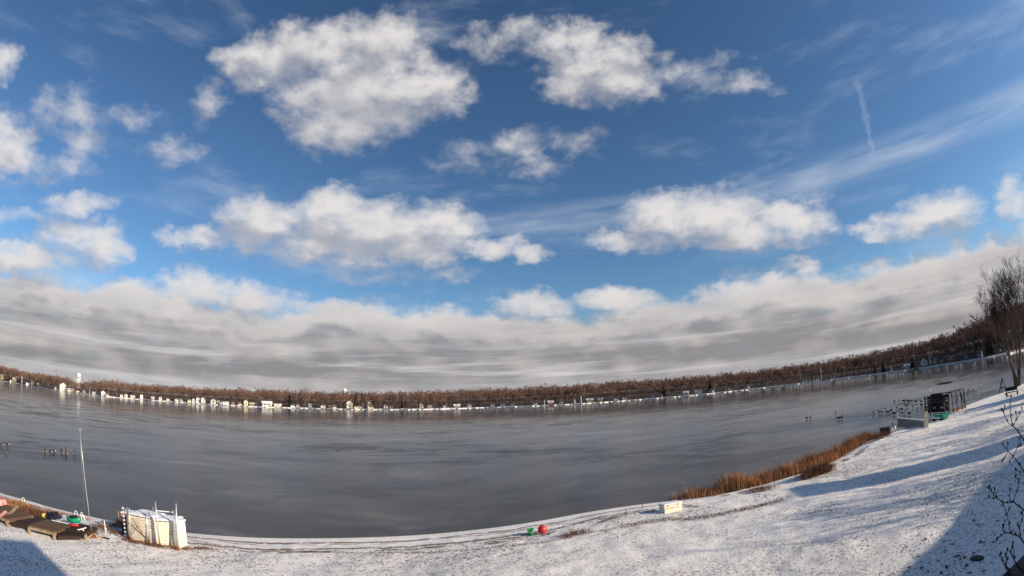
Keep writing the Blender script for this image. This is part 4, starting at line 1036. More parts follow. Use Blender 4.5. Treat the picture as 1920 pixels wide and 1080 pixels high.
litter('brush_pile', [(1060,1010),(1082,1002),(1098,1000)], 420, .22, .28, 'brush', 'small brown tuft of dead brush on the beach right of the red ball', 'brush', 7, .012)
litter('brush_pile', [(1405,925),(1425,921),(1450,918)], 500, .30, .30, 'brush', 'tangle of dead twigs on the snow below the reeds', 'brush', 8, .012)
litter('brush_pile', [(1508,900),(1530,892),(1556,884)], 2200, .28, .62, 'brush', 'dark reddish heap of cut brush in front of the reeds', 'brush', 9, .016)
litter('brush_pile', [(1640,828),(1655,822),(1668,819)], 700, .35, .6, 'brush', 'reddish twig heap where the reeds end', 'brush', 10, .014)
litter('brush_pile', [(0,945),(20,950),(48,952)], 2400, .35, .30, 'orange_brush', 'orange brown pile of dead branches at the left edge', 'brush', 12, .02)
litter('brush_pile', [(40,960),(70,966),(92,972)], 1800, .30, .28, 'brush', 'dark brown leafy brush behind the wooden dock sections', 'brush', 13, .02)
litter('brush_pile', [(205,990),(222,990),(236,985)], 500, .25, .35, 'orange_brush', 'dead yellow grass tuft left of the cream stacked docks', 'brush', 14, .014)
litter('wrack_line', [(180,985),(215,1000),(240,1008)], 900, .35, .10, 'brush', 'scattered brown litter left of the cream stacked docks', 'drift litter', 15, .016)
litter('wrack_line', [(230,1012),(300,1026),(350,1030),(400,1030)], 1500, .20, .10, 'brush', 'brown strip of litter at the foot of the cream stacked docks', 'drift litter', 16, .016)

# ------------------------------------------------------------------ left: wooden dock sections on the beach
def facing(p): return -math.atan2(p.x, p.y)
def dock(pl_, pr_, L, label, nplank=8, leg_h=.25, m='wood', legs=True, yaw=0.0):
    """a wooden dock section; pl_, pr_ = ends of its front edge"""
    a, b = at_h(*pl_, leg_h + .1), at_h(*pr_, leg_h + .1); c = (a + b) / 2; w = (b - a).length; rz = math.atan2(b.y - a.y, b.x - a.x) + yaw
    t = empty('dock_section', (c.x, c.y, c.z - leg_h - .1), rz); tag(t, label, 'dock section')
    pl = MB().box((0, 0, 0), (w / nplank - .025, L, .04)).mesh('plank', M[m])
    for i in range(nplank): link('plank', pl, t, ((i + .5) * w / nplank - w / 2, L / 2 + random.uniform(-.012, .012), leg_h + .1 + random.uniform(-.005, .005)))
    for s in (-1, 1): MB().box((s * (w / 2 - .05), L / 2, leg_h), (.06, L - .04, .155)).obj('side_beam', M[m], t)
    for s in (-.005, L + .005): MB().box((0, s, leg_h + .01), (w + .02, .06, .13)).obj('end_beam', M['wood_pale' if m == 'wood' and s < .5 else m], t)
    if legs:
        for sx_ in (-1, 1):
            for sy_ in (-.06, L - .1): MB().box((sx_ * (w / 2 - .06), sy_, leg_h / 2 - .05), (.11, .11, leg_h + .18)).obj('leg', M['wood_pale'], t)
    return t
dock((-34, 953), (15, 974), 1.7, 'leftmost wooden dock section with a pale leg, cut by the picture edge', 8, .26)
dock((22, 981), (52, 984), 1.9, 'black shadowed dock section squeezed between the two brown ones', 6, .12, 'wood_dark', False, -.25)  # shadow on this section is put into its dark wood colour
dock((53, 985), (104, 998), 1.5, 'brown wooden dock section in the middle of the left group, pale front beam', 9, .27)
dock((108, 1004), (152, 1004), 1.6, 'dark dock section under the green kayak', 7, .16, 'wood_dark', False, .1)  # darker wood colour stands in for the shadow here
dock((152, 999), (187, 990), 1.1, 'dark dock section behind the foot of the mast', 6, .22, 'wood_dark', True, .25)  # shadow painted in by the dark wood, as on the section before
def kayak(px, py, L, w, m, label, rz, z=.55, name='kayak'):
    p = at_h(px, py, z); t = empty(name, p, rz); tag(t, label, name)
    b = MB(); prof = [(-1, .06, .10), (-.7, .55, .02), (-.3, .95, -.02), (.2, 1, -.02), (.65, .6, .02), (1, .06, .12)]
    o = []
    for u, k, zz in prof:
        x = u * L / 2; y = k * w / 2; o.append([(x, -y, .16 + zz * .5), (x, -y * .75, zz), (x, y * .75, zz), (x, y, .16 + zz * .5), (x, y * .45, .24 + zz * .4), (x, -y * .45, .24 + zz * .4)])
    vs = [v for r_ in o for v in r_]; fs_ = [(i * 6 + j, (i + 1) * 6 + j, (i + 1) * 6 + (j + 1) % 6, i * 6 + (j + 1) % 6) for i in range(5) for j in range(6)] + [tuple(range(6)), tuple(range(35, 29, -1))]
    b.add(vs, fs_); b.obj('hull', M[m], t, True)
    MB().lathe([(.20, 0), (.24, .05), (.20, .09), (.17, .04)], 10, (0, 0, .22)).obj('cockpit_rim', M['black'], t)
    return t
kayak(139, 979, .85, .34, 'green', 'short green kayak lying on the dark dock section', .42, .34)
kayak(103, 972, 1.0, .24, 'purple', 'dark purple kayak lying behind the middle dock section', .34, .30)
p = at_h(128, 983, .42); t = empty('paddle', p, .30); tag(t, 'paddle with a red blade and white shaft below the green kayak', 'paddle')
MB().tube([(-1.0, 0, .03), (.1, 0, .03)], .022, 6).obj('shaft', M['white'], t)
MB().add([(.08, -.06, 0), (.30, -.15, 0), (.58, -.10, 0), (.62, 0, 0), (.58, .10, 0), (.30, .15, 0), (.08, .06, 0)] + [(.08, -.06, .05), (.30, -.15, .05), (.58, -.10, .05), (.62, 0, .05), (.58, .10, .05), (.30, .15, .05), (.08, .06, .05)],
         [tuple(range(6, -1, -1)), tuple(range(7, 14))] + [(i, (i + 1) % 7, (i + 1) % 7 + 7, i + 7) for i in range(7)]).obj('blade', M['red'], t)
p = at_h(83, 967, .35); b = MB(); b.ellipsoid((0, 0, 0), (.20, .14, .13), 10, 6); b.use(1).ellipsoid((.17, 0, .02), (.07, .10, .09), 8, 5)
tag(b.obj('fender', [M['yellow'], M['black']], loc=p), 'small yellow buoy beside the dark purple kayak', 'buoy')
for i, (a_, b2, lab) in enumerate((((-5, 968), (12, 962), 'pink board leaning on the orange brush at the left edge'), ((8, 966), (34, 955), 'pale driftwood plank on the orange brush pile'))):
    pa_, pb_ = at_h(*a_, .45), at_h(*b2, .45); mid = (pa_ + pb_) / 2; L_ = (pb_ - pa_).length
    o = MB().box((0, 0, 0), (L_, .16, .04)).obj('board', M['pink' if i == 0 else 'wood_pale'], loc=mid); o.rotation_euler = (.3, -.12, math.atan2((pb_ - pa_).y, (pb_ - pa_).x)); tag(o, lab, 'board')
b = MB(); b.box((0, 0, .18), (1.1, .5, .30), top=.8); b.use(1).box((0, 0, .345), (.9, .42, .03))
tag(b.obj('overturned_boat', [M['red'], M['pink']], loc=at(4, 946), rz=-.4), 'faded red overturned tub at the left edge behind the brush', 'tub')
# T shaped white pipe
p = at(158, 1009); t = empty('pipe_post', p, .5); tag(t, 'white T shaped pipe post in front of the dark dock section', 'pipe post')
MB().tube([(0, 0, -.1), (0, 0, .42)], .035, 8).obj('post', M['white'], t); MB().tube([(-.30, 0, .34), (0, 0, .43), (.16, 0, .50)], .032, 8).obj('crossbar', M['white'], t)
# white small stand with ball
p = at(188, 1003); t = empty('marker_post', p + Vector((0, .4, 0)), 0); tag(t, 'small white marker post with a ball right of the mast', 'marker post')
MB().tube([(0, 0, -.1), (-.03, 0, .62)], .022, 6).obj('post', M['white'], t); MB().ellipsoid((0, 0, .22), (.06, .06, .06), 8, 5).obj('ball', M['white'], t)
for i, (x, y, h, lab) in enumerate(((154, 972, .34, 'bent white pipe stub beside the green kayak'), (143, 966, .25, 'white hoop stub at the water edge left of the mast'), (44, 942, .28, 'pair of white stakes by the water at far left'), (156, 976, .30, 'short grey stake between green kayak and mast'))):
    p = at(x, y); o = MB().tube([(-.09, 0, 0), (-.09, 0, h * .8), (0, 0, h), (.09, 0, h * .8), (.09, 0, .0)], .02, 6).obj('pipe_stub', M['white'], loc=p, rz=.3 * i); tag(o, lab, 'stub')
# sailboat mast with its stay
p = at(173, 1007); top = None
w = ray(150, 806); k = math.hypot(p.x, p.y) / math.hypot(w[0], w[1]); tp = Vector((w[0] * k, w[1] * k, EYE + w[2] * k)) - p
t = empty('sail_mast', p); tag(t, 'tall thin bare metal mast standing before the lake at left', 'mast')
MB().tube([(0, 0, -.1), tp * .33 + Vector((.05, 0, 0)), tp * .66 + Vector((.05, 0, 0)), tp], [.022, .020, .017, .014], 8).obj('mast_tube', M['alu'], t, True)
s0 = at(160, 966) - p; MB().tube([s0 + Vector((0, 0, .05)), s0.lerp(tp * .97, .5) + Vector((.03, 0, -.02)), tp * .97], [.015, .013, .009], 6).obj('stay_pole', M['alu'], t, True)
MB().box(tuple(tp), (.10, .06, .08)).obj('mast_head', M['alu'], t); MB().lathe([(.22, 0), (.20, .07), (.06, .09), (.05, .2)], 10).obj('foot_plate', M['rust'], t)
for i, (x, y, l, a_, lab) in enumerate(((186, 1010, .5, .9, 'broken pale stick on the snow right of the mast foot'), (199, 1011, .42, .08, 'thin dark board lying on the snow below the litter'), (168, 1010, .35, 1.4, 'pale stick propped at the mast foot'), (178, 1002, .5, 2.2, 'crossed pale stick behind the mast foot'))):
    o = MB().box((0, 0, 0), (l, .06, .05)).obj('stick', M['wood_pale' if i != 1 else 'wood_dark'], loc=at(x, y) + Vector((0, 0, .06 + .05 * (i > 1)))); o.rotation_euler = (0, -.25 if i != 1 else 0, a_); tag(o, lab, 'stick')

# ------------------------------------------------------------------ left: two stacks of cream dock sections with pipe legs
def px_w(p, n): return n / FPX * math.hypot(p.x, p.y)
def stack(pxl, pyl, pxr, pyr, nsec, h, depth, lab, words, yaw=0.0):
    a, b = at(pxl, pyl), at(pxr, pyr); c = (a + b) / 2; w = (b - a).length; rz = math.atan2(b.y - a.y, b.x - a.x) + yaw
    th_ = h / nsec; fwd = Vector((-math.sin(rz), math.cos(rz), 0))
    for i in range(nsec):
        zc = min(a.z, b.z) + .02 + (i + .5) * th_; off = random.uniform(-.015, .015)
        t = empty('stacked_dock', c + fwd * (depth / 2 + random.uniform(-.015, .015)) + Vector((off, 0, 0)), rz); t.location.z = zc - th_ / 2
        tag(t, f'{words[i]} cream section of the {lab}', 'dock section', f'cream sections of the {lab}')
        MB().box((0, 0, th_ * .49), (w, depth, th_ * .93)).obj('deck_panel', M['cream'], t)
        MB().box((0, -depth / 2 + .02, th_ * .975), (w - .01, .05, th_ * .04)).obj('edge_strip', M['cream_edge'], t)
    zt = min(a.z, b.z) + .02 + nsec * th_
    X = np.linspace(-w / 2 - .02, w / 2 + .02, 12); Y = np.linspace(-depth / 2 - .02, depth / 2 + .02, 14); v_ = []
    for x in X:
        for y in Y:
            e_ = min(1, (w / 2 + .03 - abs(x)) / .12, (depth / 2 + .03 - abs(y)) / .12); v_.append((x, y, .012 + .085 * max(e_, 0) ** .6 + .025 * random.random()))
    f_ = [(i * 14 + j, (i + 1) * 14 + j, (i + 1) * 14 + j + 1, i * 14 + j + 1) for i in range(11) for j in range(13)]
    o = link('snow_blanket', np_mesh('snow_blanket', v_, f_, [M['snowcap']]), None, c + fwd * depth / 2, rz); o.location.z = zt; tag(o, f'snow lying on top of the {lab}', 'snow')
    return c, rz, w, zt, fwd
ord_ = ['bottom', 'second lowest', 'third from the bottom', 'fourth from the bottom', 'fifth from the bottom', 'third from the top', 'second from the top', 'topmost']
c1, rz1, w1_, zt1, f1 = stack(242, 1010, 291, 1021, 8, 1.12, 1.15, 'left cream dock stack', ord_)
c2, rz2, w2_, zt2, f2 = stack(293, 1021, 342, 1027, 8, 1.12, 1.05, 'right cream dock stack', ord_)
# cream end panel leaning on the right stack, its planks
a, b = at(331, 1028), at(352, 1024); c = (a + b) / 2; t = empty('leaning_dock', c, math.atan2(b.y - a.y, b.x - a.x) + .1); tag(t, 'cream dock section standing on end at the right of the stacks', 'dock section')
w = (b - a).length
for i in range(5):
    MB().box(((i - 2) * w / 5, .03 * i, .58 + .01 * (i % 2)), (w / 5 - .012, .30, 1.18 - .03 * i)).obj('plank', M['cream'], t)
MB().box((0, .1, 1.20), (w, .36, .07)).obj('snow_cap', M['snowcap'], t)
# aluminium pipe legs propped against the stacks
def pipe(x0, y0, x1, y1, label, rad=.034, foot=True, fr=.11, m='alu', fwd_off=-.10):
    p = at(x0, y0 + 1.5); w = ray(x1, y1); k = (math.hypot(p.x, p.y) + .02) / math.hypot(w[0], w[1]); q = Vector((w[0] * k, w[1] * k, EYE + w[2] * k)) - p
    t = empty('metal_pipe', p); tag(t, label, 'pipe'); MB().tube([(0, 0, .02), q * .5, q], rad, 8).obj('pipe', M[m], t, True)
    if foot: MB().lathe([(fr, 0), (fr, .05), (fr * .5, .07), (fr * .45, .16), (.03, .20)], 8, (0, 0, .0)).obj('foot_plate', M['rust'], t)
pipe(242, 1010, 238, 952, 'leftmost bright pipe leg at the left dock stack')
pipe(246, 1013, 242, 953, 'second pipe leg from the left at the left dock stack')
pipe(276, 1017, 275, 960, 'first pipe leg in the gap between the two cream stacks')
pipe(281, 1018, 279, 959, 'second pipe leg in the gap between the two cream stacks')
pipe(293, 1021, 287, 950, 'thick pipe leg at the left side of the right stack')
pipe(300, 1023, 291, 941, 'tallest pipe leg standing before the right stack')
pipe(328, 1028, 326, 956, 'pipe leg at the right side of the right stack')
pipe(333, 1030, 330, 944, 'tall pipe leg at the right end of the right stack')
def bar(x0, y0, x1, y1, dist, rad, label, m, name='brace', cat='brace'):
    def p3(x, y): w = ray(x, y); k = dist / math.hypot(w[0], w[1]); return Vector((w[0] * k, w[1] * k, EYE + w[2] * k))
    p, q = p3(x0, y0), p3(x1, y1); o = MB().tube([(0, 0, 0), q - p], rad, 6).obj(name, M[m], loc=p); tag(o, label, cat)
dL = math.hypot(c1.x, c1.y) - .12
bar(248, 972, 273, 1010, dL, .024, 'long rusty diagonal brace on the left cream stack', 'rust'); bar(245, 1004, 258, 986, dL, .02, 'short rusty brace crossing the long one', 'rust')
bar(254, 974, 268, 997, dL - .03, .012, 'thin pale wire beside the diagonal brace', 'wood_pale')
bar(293, 957.5, 325, 960.5, math.hypot(c2.x, c2.y) - .05, .022, 'horizontal white rail between the tall pipes of the right stack', 'white', 'rail', 'rail')
# left end: white rope ladder, dark crate
p = at(238, 1010); t = empty('ladder', p + Vector((-.12, .1, 0)), rz1); tag(t, 'white and black striped ladder at the left end of the cream stacks', 'ladder')
for s in (-.07, .07): MB().box((s, 0, .72), (.03, .03, 1.44)).obj('rail', M['black'], t)
rg = MB().box((0, -.01, 0), (.13, .06, .09)).mesh('rung', M['white'])
for i in range(8): link('rung', rg, t, (0, 0, .1 + i * .185))
p = at(230, 1000); t = empty('crate', p + Vector((0, .5, 0)), .3); tag(t, 'dark crate with a pinkish side left of the cream stacks', 'crate')
MB().box((0, 0, .25), (.5, .6, .5)).obj('box', M['black'], t); MB().box((0, 0, .74), (.46, .56, .42)).obj('lid', M['pink'], t); MB().box((0, 0, .98), (.48, .58, .06)).obj('snow_cap', M['snowcap'], t)
p = at(224, 985); tag(MB().tube([(0, 0, 0), (0, 0, .75)], .03, 6).obj('stake', M['wood_pale'], loc=p), 'pale upright stake left of the dark crate', 'stake')

# ------------------------------------------------------------------ middle: bucket, ball, sticks, chest
p = at(995, 1004); t = empty('bucket', p, .3); tag(t, 'green plastic bucket on the snowy beach left of the red ball', 'bucket')
MB().lathe([(.125, 0), (.155, .30), (.170, .30), (.170, .33), (.145, .33), (.115, .04)], 18).obj('pail', M['bucket'], t, True); MB().tube([(-.165, 0, .31), (-.12, -.12, .22), (0, -.175, .18), (.12, -.12, .22), (.165, 0, .31)], .008, 5).obj('handle', M['white'], t)
p = at(1017, 1000); t = empty('ball', p); tag(t, 'large red ball with snow on its flank on the beach', 'ball')
MB().ellipsoid((0, 0, .21), (.22, .22, .22), 28, 16).obj('shell', M['red'], t, True); MB().lathe([(.025, 0), (.028, .03), (.01, .035)], 8, (0, 0, .425)).obj('valve', M['black'], t)
MB().ellipsoid((-.30, .05, .03), (.16, .10, .05), 8, 5).obj('snow_clump', M['snowcap'], loc=at(985, 1003)).name = 'snow_clump'
tag(bpy.data.objects['snow_clump'], 'little snow heap beside the green bucket', 'snow')
for x, y, x1, y1, lab in ((1174, 969, 1173, 951, 'dark upright stick on the beach left of the cream chest'), (1205, 955, 1204, 944, 'short dark stick near the shadow of the cream chest'), (1223, 960, 1224, 953, 'tiny dark stake in the shade of the cream chest')):
    p = at(x, y); w = ray(x1, y1); k = math.hypot(p.x, p.y) / math.hypot(w[0], w[1]); q = Vector((w[0] * k, w[1] * k, EYE + w[2] * k)) - p
    tag(MB().tube([(0, 0, -.05), q * .5 + Vector((.01, 0, 0)), q], [.022, .018, .014], 6).obj('stick', M['bark'], loc=p), lab, 'stick')
a, b = at(1247, 963), at(1279, 957); c = (a + b) / 2; w = (b - a).length; rz = math.atan2(b.y - a.y, b.x - a.x)
t = empty('storage_chest', c + Vector((-math.sin(rz), math.cos(rz), 0)) * .30, rz); t.rotation_euler.x = -.06; tag(t, 'cream storage chest with a lid at the left end of the reeds', 'chest')
MB().box((0, 0, .20), (w, .58, .44), top=1.03).obj('body', M['cream'], t)
MB().box((0, 0, .45), (w + .08, .66, .07), top=.97).obj('lid', M['white'], t)
for s in (-.3, .3): MB().box((s * w, -.335, .40), (.07, .02, .08)).obj('latch', M['cream_edge'], t)
MB().box((0, -.325, .24), (w * .82, .015, .03)).obj('rib', M['cream_edge'], t)

# ------------------------------------------------------------------ right: winter stored docks, boat and posts
def up_at(p, px, py):
    w = ray(px, py); k = math.hypot(p.x, p.y) / math.hypot(w[0], w[1]); return EYE + w[2] * k
p = at(1663, 815); t = empty('black_crate', p + Vector((0, .3, 0)), -.5); tag(t, 'black box at the water edge beyond the end of the reeds', 'box')
MB().box((0, 0, .30), (.85, .6, .62)).obj('box', M['black'], t); MB().box((0, 0, .63), (.90, .65, .05)).obj('lid', M['black'], t)
p = at(1675, 811); tag(MB().tube([(0, 0, -.1), (-.05, 0, .95)], [.06, .05], 8).obj('post', M['black'], loc=p), 'short black post right beside the black box', 'post')
b = MB(); b.ellipsoid((0, 0, .26), (.13, .20, .17), 10, 6); b.ellipsoid((.02, -.06, .50), (.05, .06, .06), 8, 5); b.tube([(0, -.03, .3), (.02, -.06, .5)], .035, 6)  # white bird: body, head and neck
tag(b.obj('white_bird', M['white'], loc=at(1672, 812), rz=.4, smooth=True), 'white bird between black box and black post', 'bird')
tag(MB().lathe([(.12, 0), (.16, .1), (.15, .4), (.08, .5)], 10).obj('jug', M['white'], loc=at(1680, 809) + Vector((0, .2, 0))), 'white jug right of the short black post', 'jug')
a, b = at(1684, 806), at(1733, 801); c = (a + b) / 2; w = (b - a).length; rz = math.atan2(b.y - a.y, b.x - a.x)
t = empty('standing_dock', c, rz); tag(t, 'large grey panel with white top rail standing on edge at the right shore', 'panel')
for i in range(4): MB().box(((i - 1.5) * w / 4, 0, .44), (w / 4 - .012, .10, .86)).obj('board', M['panel'], t)
MB().box((0, 0, .91), (w, .13, .07)).obj('top_rail', M['white'], t); MB().box((-w / 2 + .03, 0, 1.20), (.06, .08, .62)).obj('post', M['white'], t); MB().box((w * .25, 0, 1.17), (.03, .04, .5)).obj('stanchion', M['grey'], t)
p = at(1737, 801); t = empty('striped_post', p, rz); tag(t, 'orange and white post at the right end of the grey panel', 'post')
MB().box((.1, 0, .68), (.20, .2, 1.42)).obj('post', M['cream_edge'], t)
wm = MB().box((0, 0, 0), (.22, .22, .17)).mesh('stripe', M['white'])
for i in range(5): link('stripe', wm, t, (.02, -.02, .15 + i * .28))
# boat
p = at(1762, 789); t = empty('rowing_boat', p, rz + .15); tag(t, 'green and white rowing boat drawn up below the black dock frame', 'boat')
L_, bw = 2.3, 1.1; ring = [(-1, .0), (-.75, .55), (-.3, .9), (.3, 1), (1, .82), (1, -.82), (.3, -1), (-.3, -.9), (-.75, -.55)]
lo = [(x * L_ / 2 * .86, y * bw / 2 * .6, .22) for x, y in ring]; hi = [(x * L_ / 2, y * bw / 2, .72) for x, y in ring]; inn = [(x * L_ / 2 * .93, y * bw / 2 * .88, .70) for x, y in ring]; il = [(x * L_ / 2 * .8, y * bw / 2 * .55, .36) for x, y in ring]
n = 9; vs = lo + hi + inn + il; fs_ = [tuple(range(8, -1, -1))] + [(k_ * n + i, k_ * n + (i + 1) % n, (k_ + 1) * n + (i + 1) % n, (k_ + 1) * n + i) for k_ in range(3) for i in range(n)] + [tuple(range(27, 36))]
MB().add(vs, fs_).obj('hull', M['green'], t)
MB().box((0, -bw / 2 * .80, .36), (L_ * .5, .04, .16)).obj('white_stripe', M['white'], t)
for x in (-.35, .45): MB().box((x, 0, .60), (.22, bw * .8, .04)).obj('thwart', M['white'], t)
for x in (-.6, .6): MB().box((x, 0, .12), (.1, 1.0, .24)).obj('cradle', M['wood_dark'], t)
# black dock frame on legs
a, b = at(1746, 786), at(1781, 778); c = (a + b) / 2 + Vector((.6, 1.0, 0)); w = (b - a).length; rz = math.atan2(b.y - a.y, b.x - a.x)
t = empty('plank_rack', c, rz); tag(t, 'black timber dock frame with shelves of stacked planks behind the green boat', 'plank rack')
H_ = 2.25
for sx_ in (-1, 1):
    for sy_ in (-.5, .5): MB().box((sx_ * w / 2, sy_, H_ / 2), (.12, .12, H_)).obj('post', M['black'], t)
for zz in (.55, .85, 1.15, 1.5, 1.95, 2.2):
    MB().box((0, 0, zz), (w * (1.0 if zz > 1.4 else .98), 1.05, .09)).obj('shelf', M['wood_dark' if zz < 1.4 else 'black'], t)
for z_ in (.7, 1.0, 1.32, 1.72, 2.07): MB().box((random.uniform(-.1, .1), .1, z_), (w * .9, .8, .17)).obj('plank', M['wood_dark'], t)
MB().box((w * .1, 0, 2.36), (w * .6, .7, .22), rz=.1).obj('tarp', M['black'], t)
for i in range(5): MB().box((-w * .38 + i * w * .19, -.5, 1.72 if i % 2 else 1.0), (w * .13, .08, .18)).obj('board', M['wood_dark' if i % 2 else 'grey'], t)
a, b = at(1786, 776), at(1806, 768); c = (a + b) / 2 + Vector((.4, .6, 0)); w = (b - a).length + .6; rz = math.atan2(b.y - a.y, b.x - a.x)
t = empty('trestle_table', c, rz); tag(t, 'tall black trestle with splayed legs right of the black dock frame', 'trestle')
MB().box((0, 0, 2.15), (w, .9, .12)).obj('top', M['black'], t)
for x in (-.42, -.12, .18, .42):
    MB().tube([(x * w, -.35, 2.1), (x * w + (.12 if x > .1 else -.05), -.55, -.1)], .06, 6).obj('leg', M['black'], t)
MB().tube([(.18 * w, -.4, 2.0), (.50 * w, -.5, .1)], .05, 6).obj('brace', M['black'], t); MB().box((0, -.4, .25), (w * .8, .3, .22)).obj('rail', M['rust'], t)
def post(x0, y0, x1, y1, label, rad=.05, m='black', ball=None, cat='post', ice=False, name='post'):
    p = ice_at(x0, y0) if ice else at(x0, y0); h = up_at(p, x1, y1) - p.z; t = empty(name, p); tag(t, label, cat)
    MB().tube([(0, 0, -.1), (random.uniform(-.05, .05), 0, h)], [rad, rad * .8], 6).obj('shaft', M[m], t)
    if ball: MB().ellipsoid((0, 0, h + .05), (.11, .11, .14), 8, 5).obj('cap', M[ball], t)
post(1746, 786, 1745, 733, 'tall thin pole with white top left of the black dock frame', .028, 'grey', 'white')
post(1782, 777, 1781, 738, 'thin grey pole between dock frame and trestle', .03, 'grey')
post(1737, 794, 1733, 764, 'black pump pipe with a round head above the grey panel', .05, 'black', 'black')
for i, (x, y, x1, y1, lab) in enumerate(((1791, 752, 1791, 746, 'short dark piling just above the trestle, left'), (1796, 750, 1796, 741, 'dark piling rising from the ice above the trestle, middle'), (1803, 749, 1802, 737, 'thick dark piling above the right leg of the trestle'),
      (1809, 746, 1809, 735, 'thin dark piling, first of the row leading out right'), (1814, 741, 1814, 732, 'dark piling, second of the row leading out right'), (1817, 740, 1816, 728, 'tallest dark piling in the row leading out right'),
      (1822, 738, 1821, 731, 'short dark piling right of the tallest one'), (1826, 737, 1825, 727, 'dark piling with a white cap near the end of the row'), (1830, 736, 1830, 731, 'last low dark piling of the row'), (1838, 728, 1838, 723, 'white capped stake standing alone beyond the pilings'))):
    post(x, y, x1, y1, lab, .10 if i == 2 else .065, 'black' if i < 9 else 'grey', 'white' if i in (7, 9) else None, 'piling', True, 'piling')
# swing frame shape at far right
p = at(1881, 736); t = empty('easel_frame', p, -.6); tag(t, 'dark A shaped frame near the water beside the big tree', 'frame')
for s in (-1, 1): MB().tube([(s * .75, 0, -.1), (0, 0, 2.0)], .06, 6).obj('leg', M['black'], t)
MB().tube([(0, .9, -.1), (0, 0, 2.0)], .05, 6).obj('leg', M['black'], t); MB().box((0, 0, .7), (1.0, .1, .12)).obj('crossbar', M['black'], t)
p = at(1898, 742); t = empty('garden_bench', p, -.7); tag(t, 'dark bench in the shade at the foot of the big tree', 'bench')
MB().box((0, 0, .45), (1.7, .5, .07)).obj('seat', M['wood_dark'], t); MB().box((0, .26, .8), (1.7, .06, .45)).obj('backrest', M['wood_dark'], t)
for x in (-.75, .75): MB().box((x, 0, .2), (.08, .45, .45)).obj('leg', M['wood_dark'], t)
# drain cover and leaves in the foreground shade
p = at(1832, 1047); b = MB(); b.lathe([(.23, .0), (.23, .015), (.17, .04), (.03, .05)], 14); b.use(1)
tag(b.obj('drain_cover', [M['black']], loc=p), 'round black drain cover in the shaded snow at lower right', 'drain cover')
V = []; F_ = []; R = random.Random(41)
lm = MB().add([(-.05, 0, 0), (0, -.022, .012), (.055, 0, .004), (0, .022, .016)], [(0, 1, 2, 3)])
leaf = MB().add([(-.06, 0, .0), (-.02, -.03, .012), (.03, -.028, .008), (.07, 0, .018), (.03, .026, .02), (-.02, .03, .004), (-.06, 0, -.004), (.07, 0, .012)], [(0, 1, 2, 3, 4, 5), (6, 5, 4, 7), (6, 7, 2, 1)]).mesh('fallen_leaf', M['grass'])
LP = [(1722,1005),(1735,1012),(1700,1026),(1748,1003),(1770,1033),(1785,1021),(1790,1045),(1800,1050),(1760,1052),(1826,1037),(1812,1062),(1838,1017),(1843,1018),(1862,1017),(1870,978),(1826,977),(1832,984),(1705,1065),(1740,1072),(1775,1065),(1720,1045),(1765,1075),(1818,1075),(1845,1071),(1884,979),(1808,1046),(1797,1043),(1728,1066)]
for i, (x, y) in enumerate(LP):
    o = link('fallen_leaf', leaf, None, at(x, y) + Vector((0, 0, .015)), R.uniform(0, 6.28), R.uniform(.9, 1.7)); tag(o, 'dark curled fallen leaf on the shaded snow at lower right', 'leaf', 'leaves scattered on the shaded snow')

# ------------------------------------------------------------------ geese on the ice
def goose_mesh(pose, k=.88):
    b = MB(); RX = Matrix.Rotation(-.15, 3, 'Y')
    b.ellipsoid((0, 0, .34), (.30, .145, .15), 10, 7, RX)                     # body
    b.use(1).ellipsoid((.20, 0, .30), (.13, .115, .12), 8, 6)                 # pale breast
    b.ellipsoid((-.24, 0, .30), (.12, .09, .08), 8, 5)                        # white rump
    b.use(2)
    if pose == 0: b.tube([(.22, 0, .40), (.29, 0, .52), (.28, 0, .66), (.31, 0, .74)], [.055, .038, .032, .035], 7); hd = (.335, 0, .75)
    elif pose == 1: b.tube([(.22, 0, .38), (.34, 0, .40), (.40, 0, .28), (.43, 0, .16)], [.055, .038, .032, .032], 7); hd = (.45, 0, .12)
    else: b.tube([(.20, 0, .42), (.18, 0, .50), (.10, 0, .52), (.0, 0, .50)], [.055, .045, .04, .035], 7); hd = (-.03, 0, .50)
    b.ellipsoid(hd, (.058, .038, .04), 8, 5); b.tube([(hd[0] + .04, 0, hd[2]), (hd[0] + .11, 0, hd[2] - .012)], [.020, .006], 5)
    b.use(1).ellipsoid((hd[0] - .005, 0, hd[2] - .02), (.03, .041, .025), 6, 4) # cheek patch
    b.use(2).tube([(-.28, 0, .36), (-.44, 0, .38)], [.07, .02], 6)            # tail
    for s in (-.06, .06): b.tube([(.0, s, .24), (.01, s, .01)], .014, 5); b.box((.035, s, .008), (.10, .05, .014))
    b.v = [(x * k, y * k, z * k) for x, y, z in b.v]; return b.mesh('goose', [M['goose_brown'], M['goose_pale'], M['black']], True)
GM = [goose_mesh(i) for i in range(3)]
GE = [(3,838,0,'goose at the left picture edge, nearer the border of the pair',1.2),(15,837,0,'goose just right of the one at the left picture edge',.4),(11,852,1,'goose below the pair at the left edge',2.6),
      (84,851,2,'single pale goose, first of the row left of the mast',1.57),(95,851,1,'dark goose with lowered head, second of the row left of the mast',.3),(101,849,0,'goose right behind the dark one in the row left of the mast',.8),
      (116,850,2,'sitting goose in the middle of the row left of the mast',3.0),(123,850,0,'goose standing behind the sitting one left of the mast',1.9),(123,855,2,'pale breasted goose in front, left of the mast',1.5),(139,854,0,'goose nearest to the mast',2.2),
      (634,843,0,'lone goose far out in the middle of the ice',1.5),
      (1513,787,0,'left goose of the small pair below the dark streak on the right ice',1.6),(1520,786,0,'right goose of the small pair below the dark streak on the right ice',.2),
      (1567,779,0,'lone upright goose right of the small pair',1.0),(1573,787,1,'goose bending down left of the dark upright one',2.2),(1578,786,0,'dark upright goose beside the bending one',.2)]
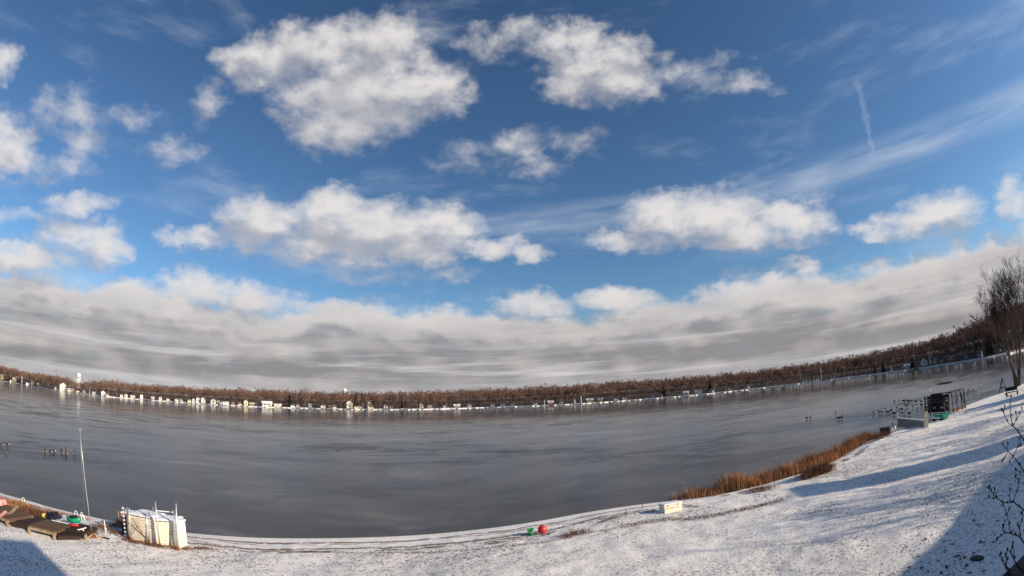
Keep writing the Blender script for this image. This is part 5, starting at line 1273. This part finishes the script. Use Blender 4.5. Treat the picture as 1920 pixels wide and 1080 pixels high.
for x, y, k, lab, a in GE:
    tag(link('goose', GM[k], None, ice_at(x, y), a), lab, 'goose', 'geese resting on the lake ice')
FG = [(1638,778,0),(1649,776,0),(1654,776,0),(1665,776,1),(1671,773,0)]
for x, y, k in FG: tag(link('goose', GM[k], None, ice_at(x, y), random.uniform(0, 6.28)), 'small dark goose in the spaced row above the black box', 'goose', 'geese in the spaced row above the black box')
for x, y, k, lab in ((1677, 779, 2, 'round sleeping goose left of the grey panel'), (1693, 778, 1, 'left goose of the three behind the grey panel'), (1697, 777, 0, 'middle goose of the three behind the grey panel'), (1705, 779, 0, 'right goose of the three behind the grey panel')):
    tag(link('goose', GM[k], None, ice_at(x, y), random.uniform(0, 6.28)), lab, 'goose', 'geese behind the grey panel')
for x in (1677, 1686, 1694, 1697, 1702, 1705, 1709, 1718, 1726, 1729): tag(link('goose', GM[random.randrange(3)], None, ice_at(x, 756 + random.uniform(-2, 0)), random.uniform(0, 6.28)), 'tiny dark goose in the long far row over the grey panel', 'goose', 'geese in the long far row')
for x in (1756, 1761, 1764, 1767): tag(link('goose', GM[0], None, ice_at(x, 751), random.uniform(0, 6.28)), 'dark goose standing over the roof of the black dock frame', 'goose', 'geese above the black dock frame')
for x, y in ((1682, 768), (1690, 771), (1712, 766), (1720, 770), (1728, 763), (1735, 768), (1660, 770), (1700, 764)): tag(link('goose', GM[random.randrange(3)], None, ice_at(x, y), random.uniform(0, 6.28)), 'small dark goose scattered on the ice between the far row and the grey panel', 'goose', 'geese between the far row and the grey panel')
# dark hole of open water far right
b = MB(); c = ice_at(1771, 718.5); d1 = ice_at(1755, 721) - c; d2 = ice_at(1771, 716.5) - c
pts = [(c + d1 * math.cos(a) * (1 + .12 * math.sin(3 * a)) + d2 * math.sin(a)) for a in np.linspace(0, 2 * math.pi, 28, endpoint=False)]
b.add([(p.x, p.y, .006) for p in pts], [tuple(range(28))]); wm_ = mat('open_water', (.008, .009, .011), .9, .03, var=.1); o = b.obj('open_water', wm_); tag(o, kind='structure')
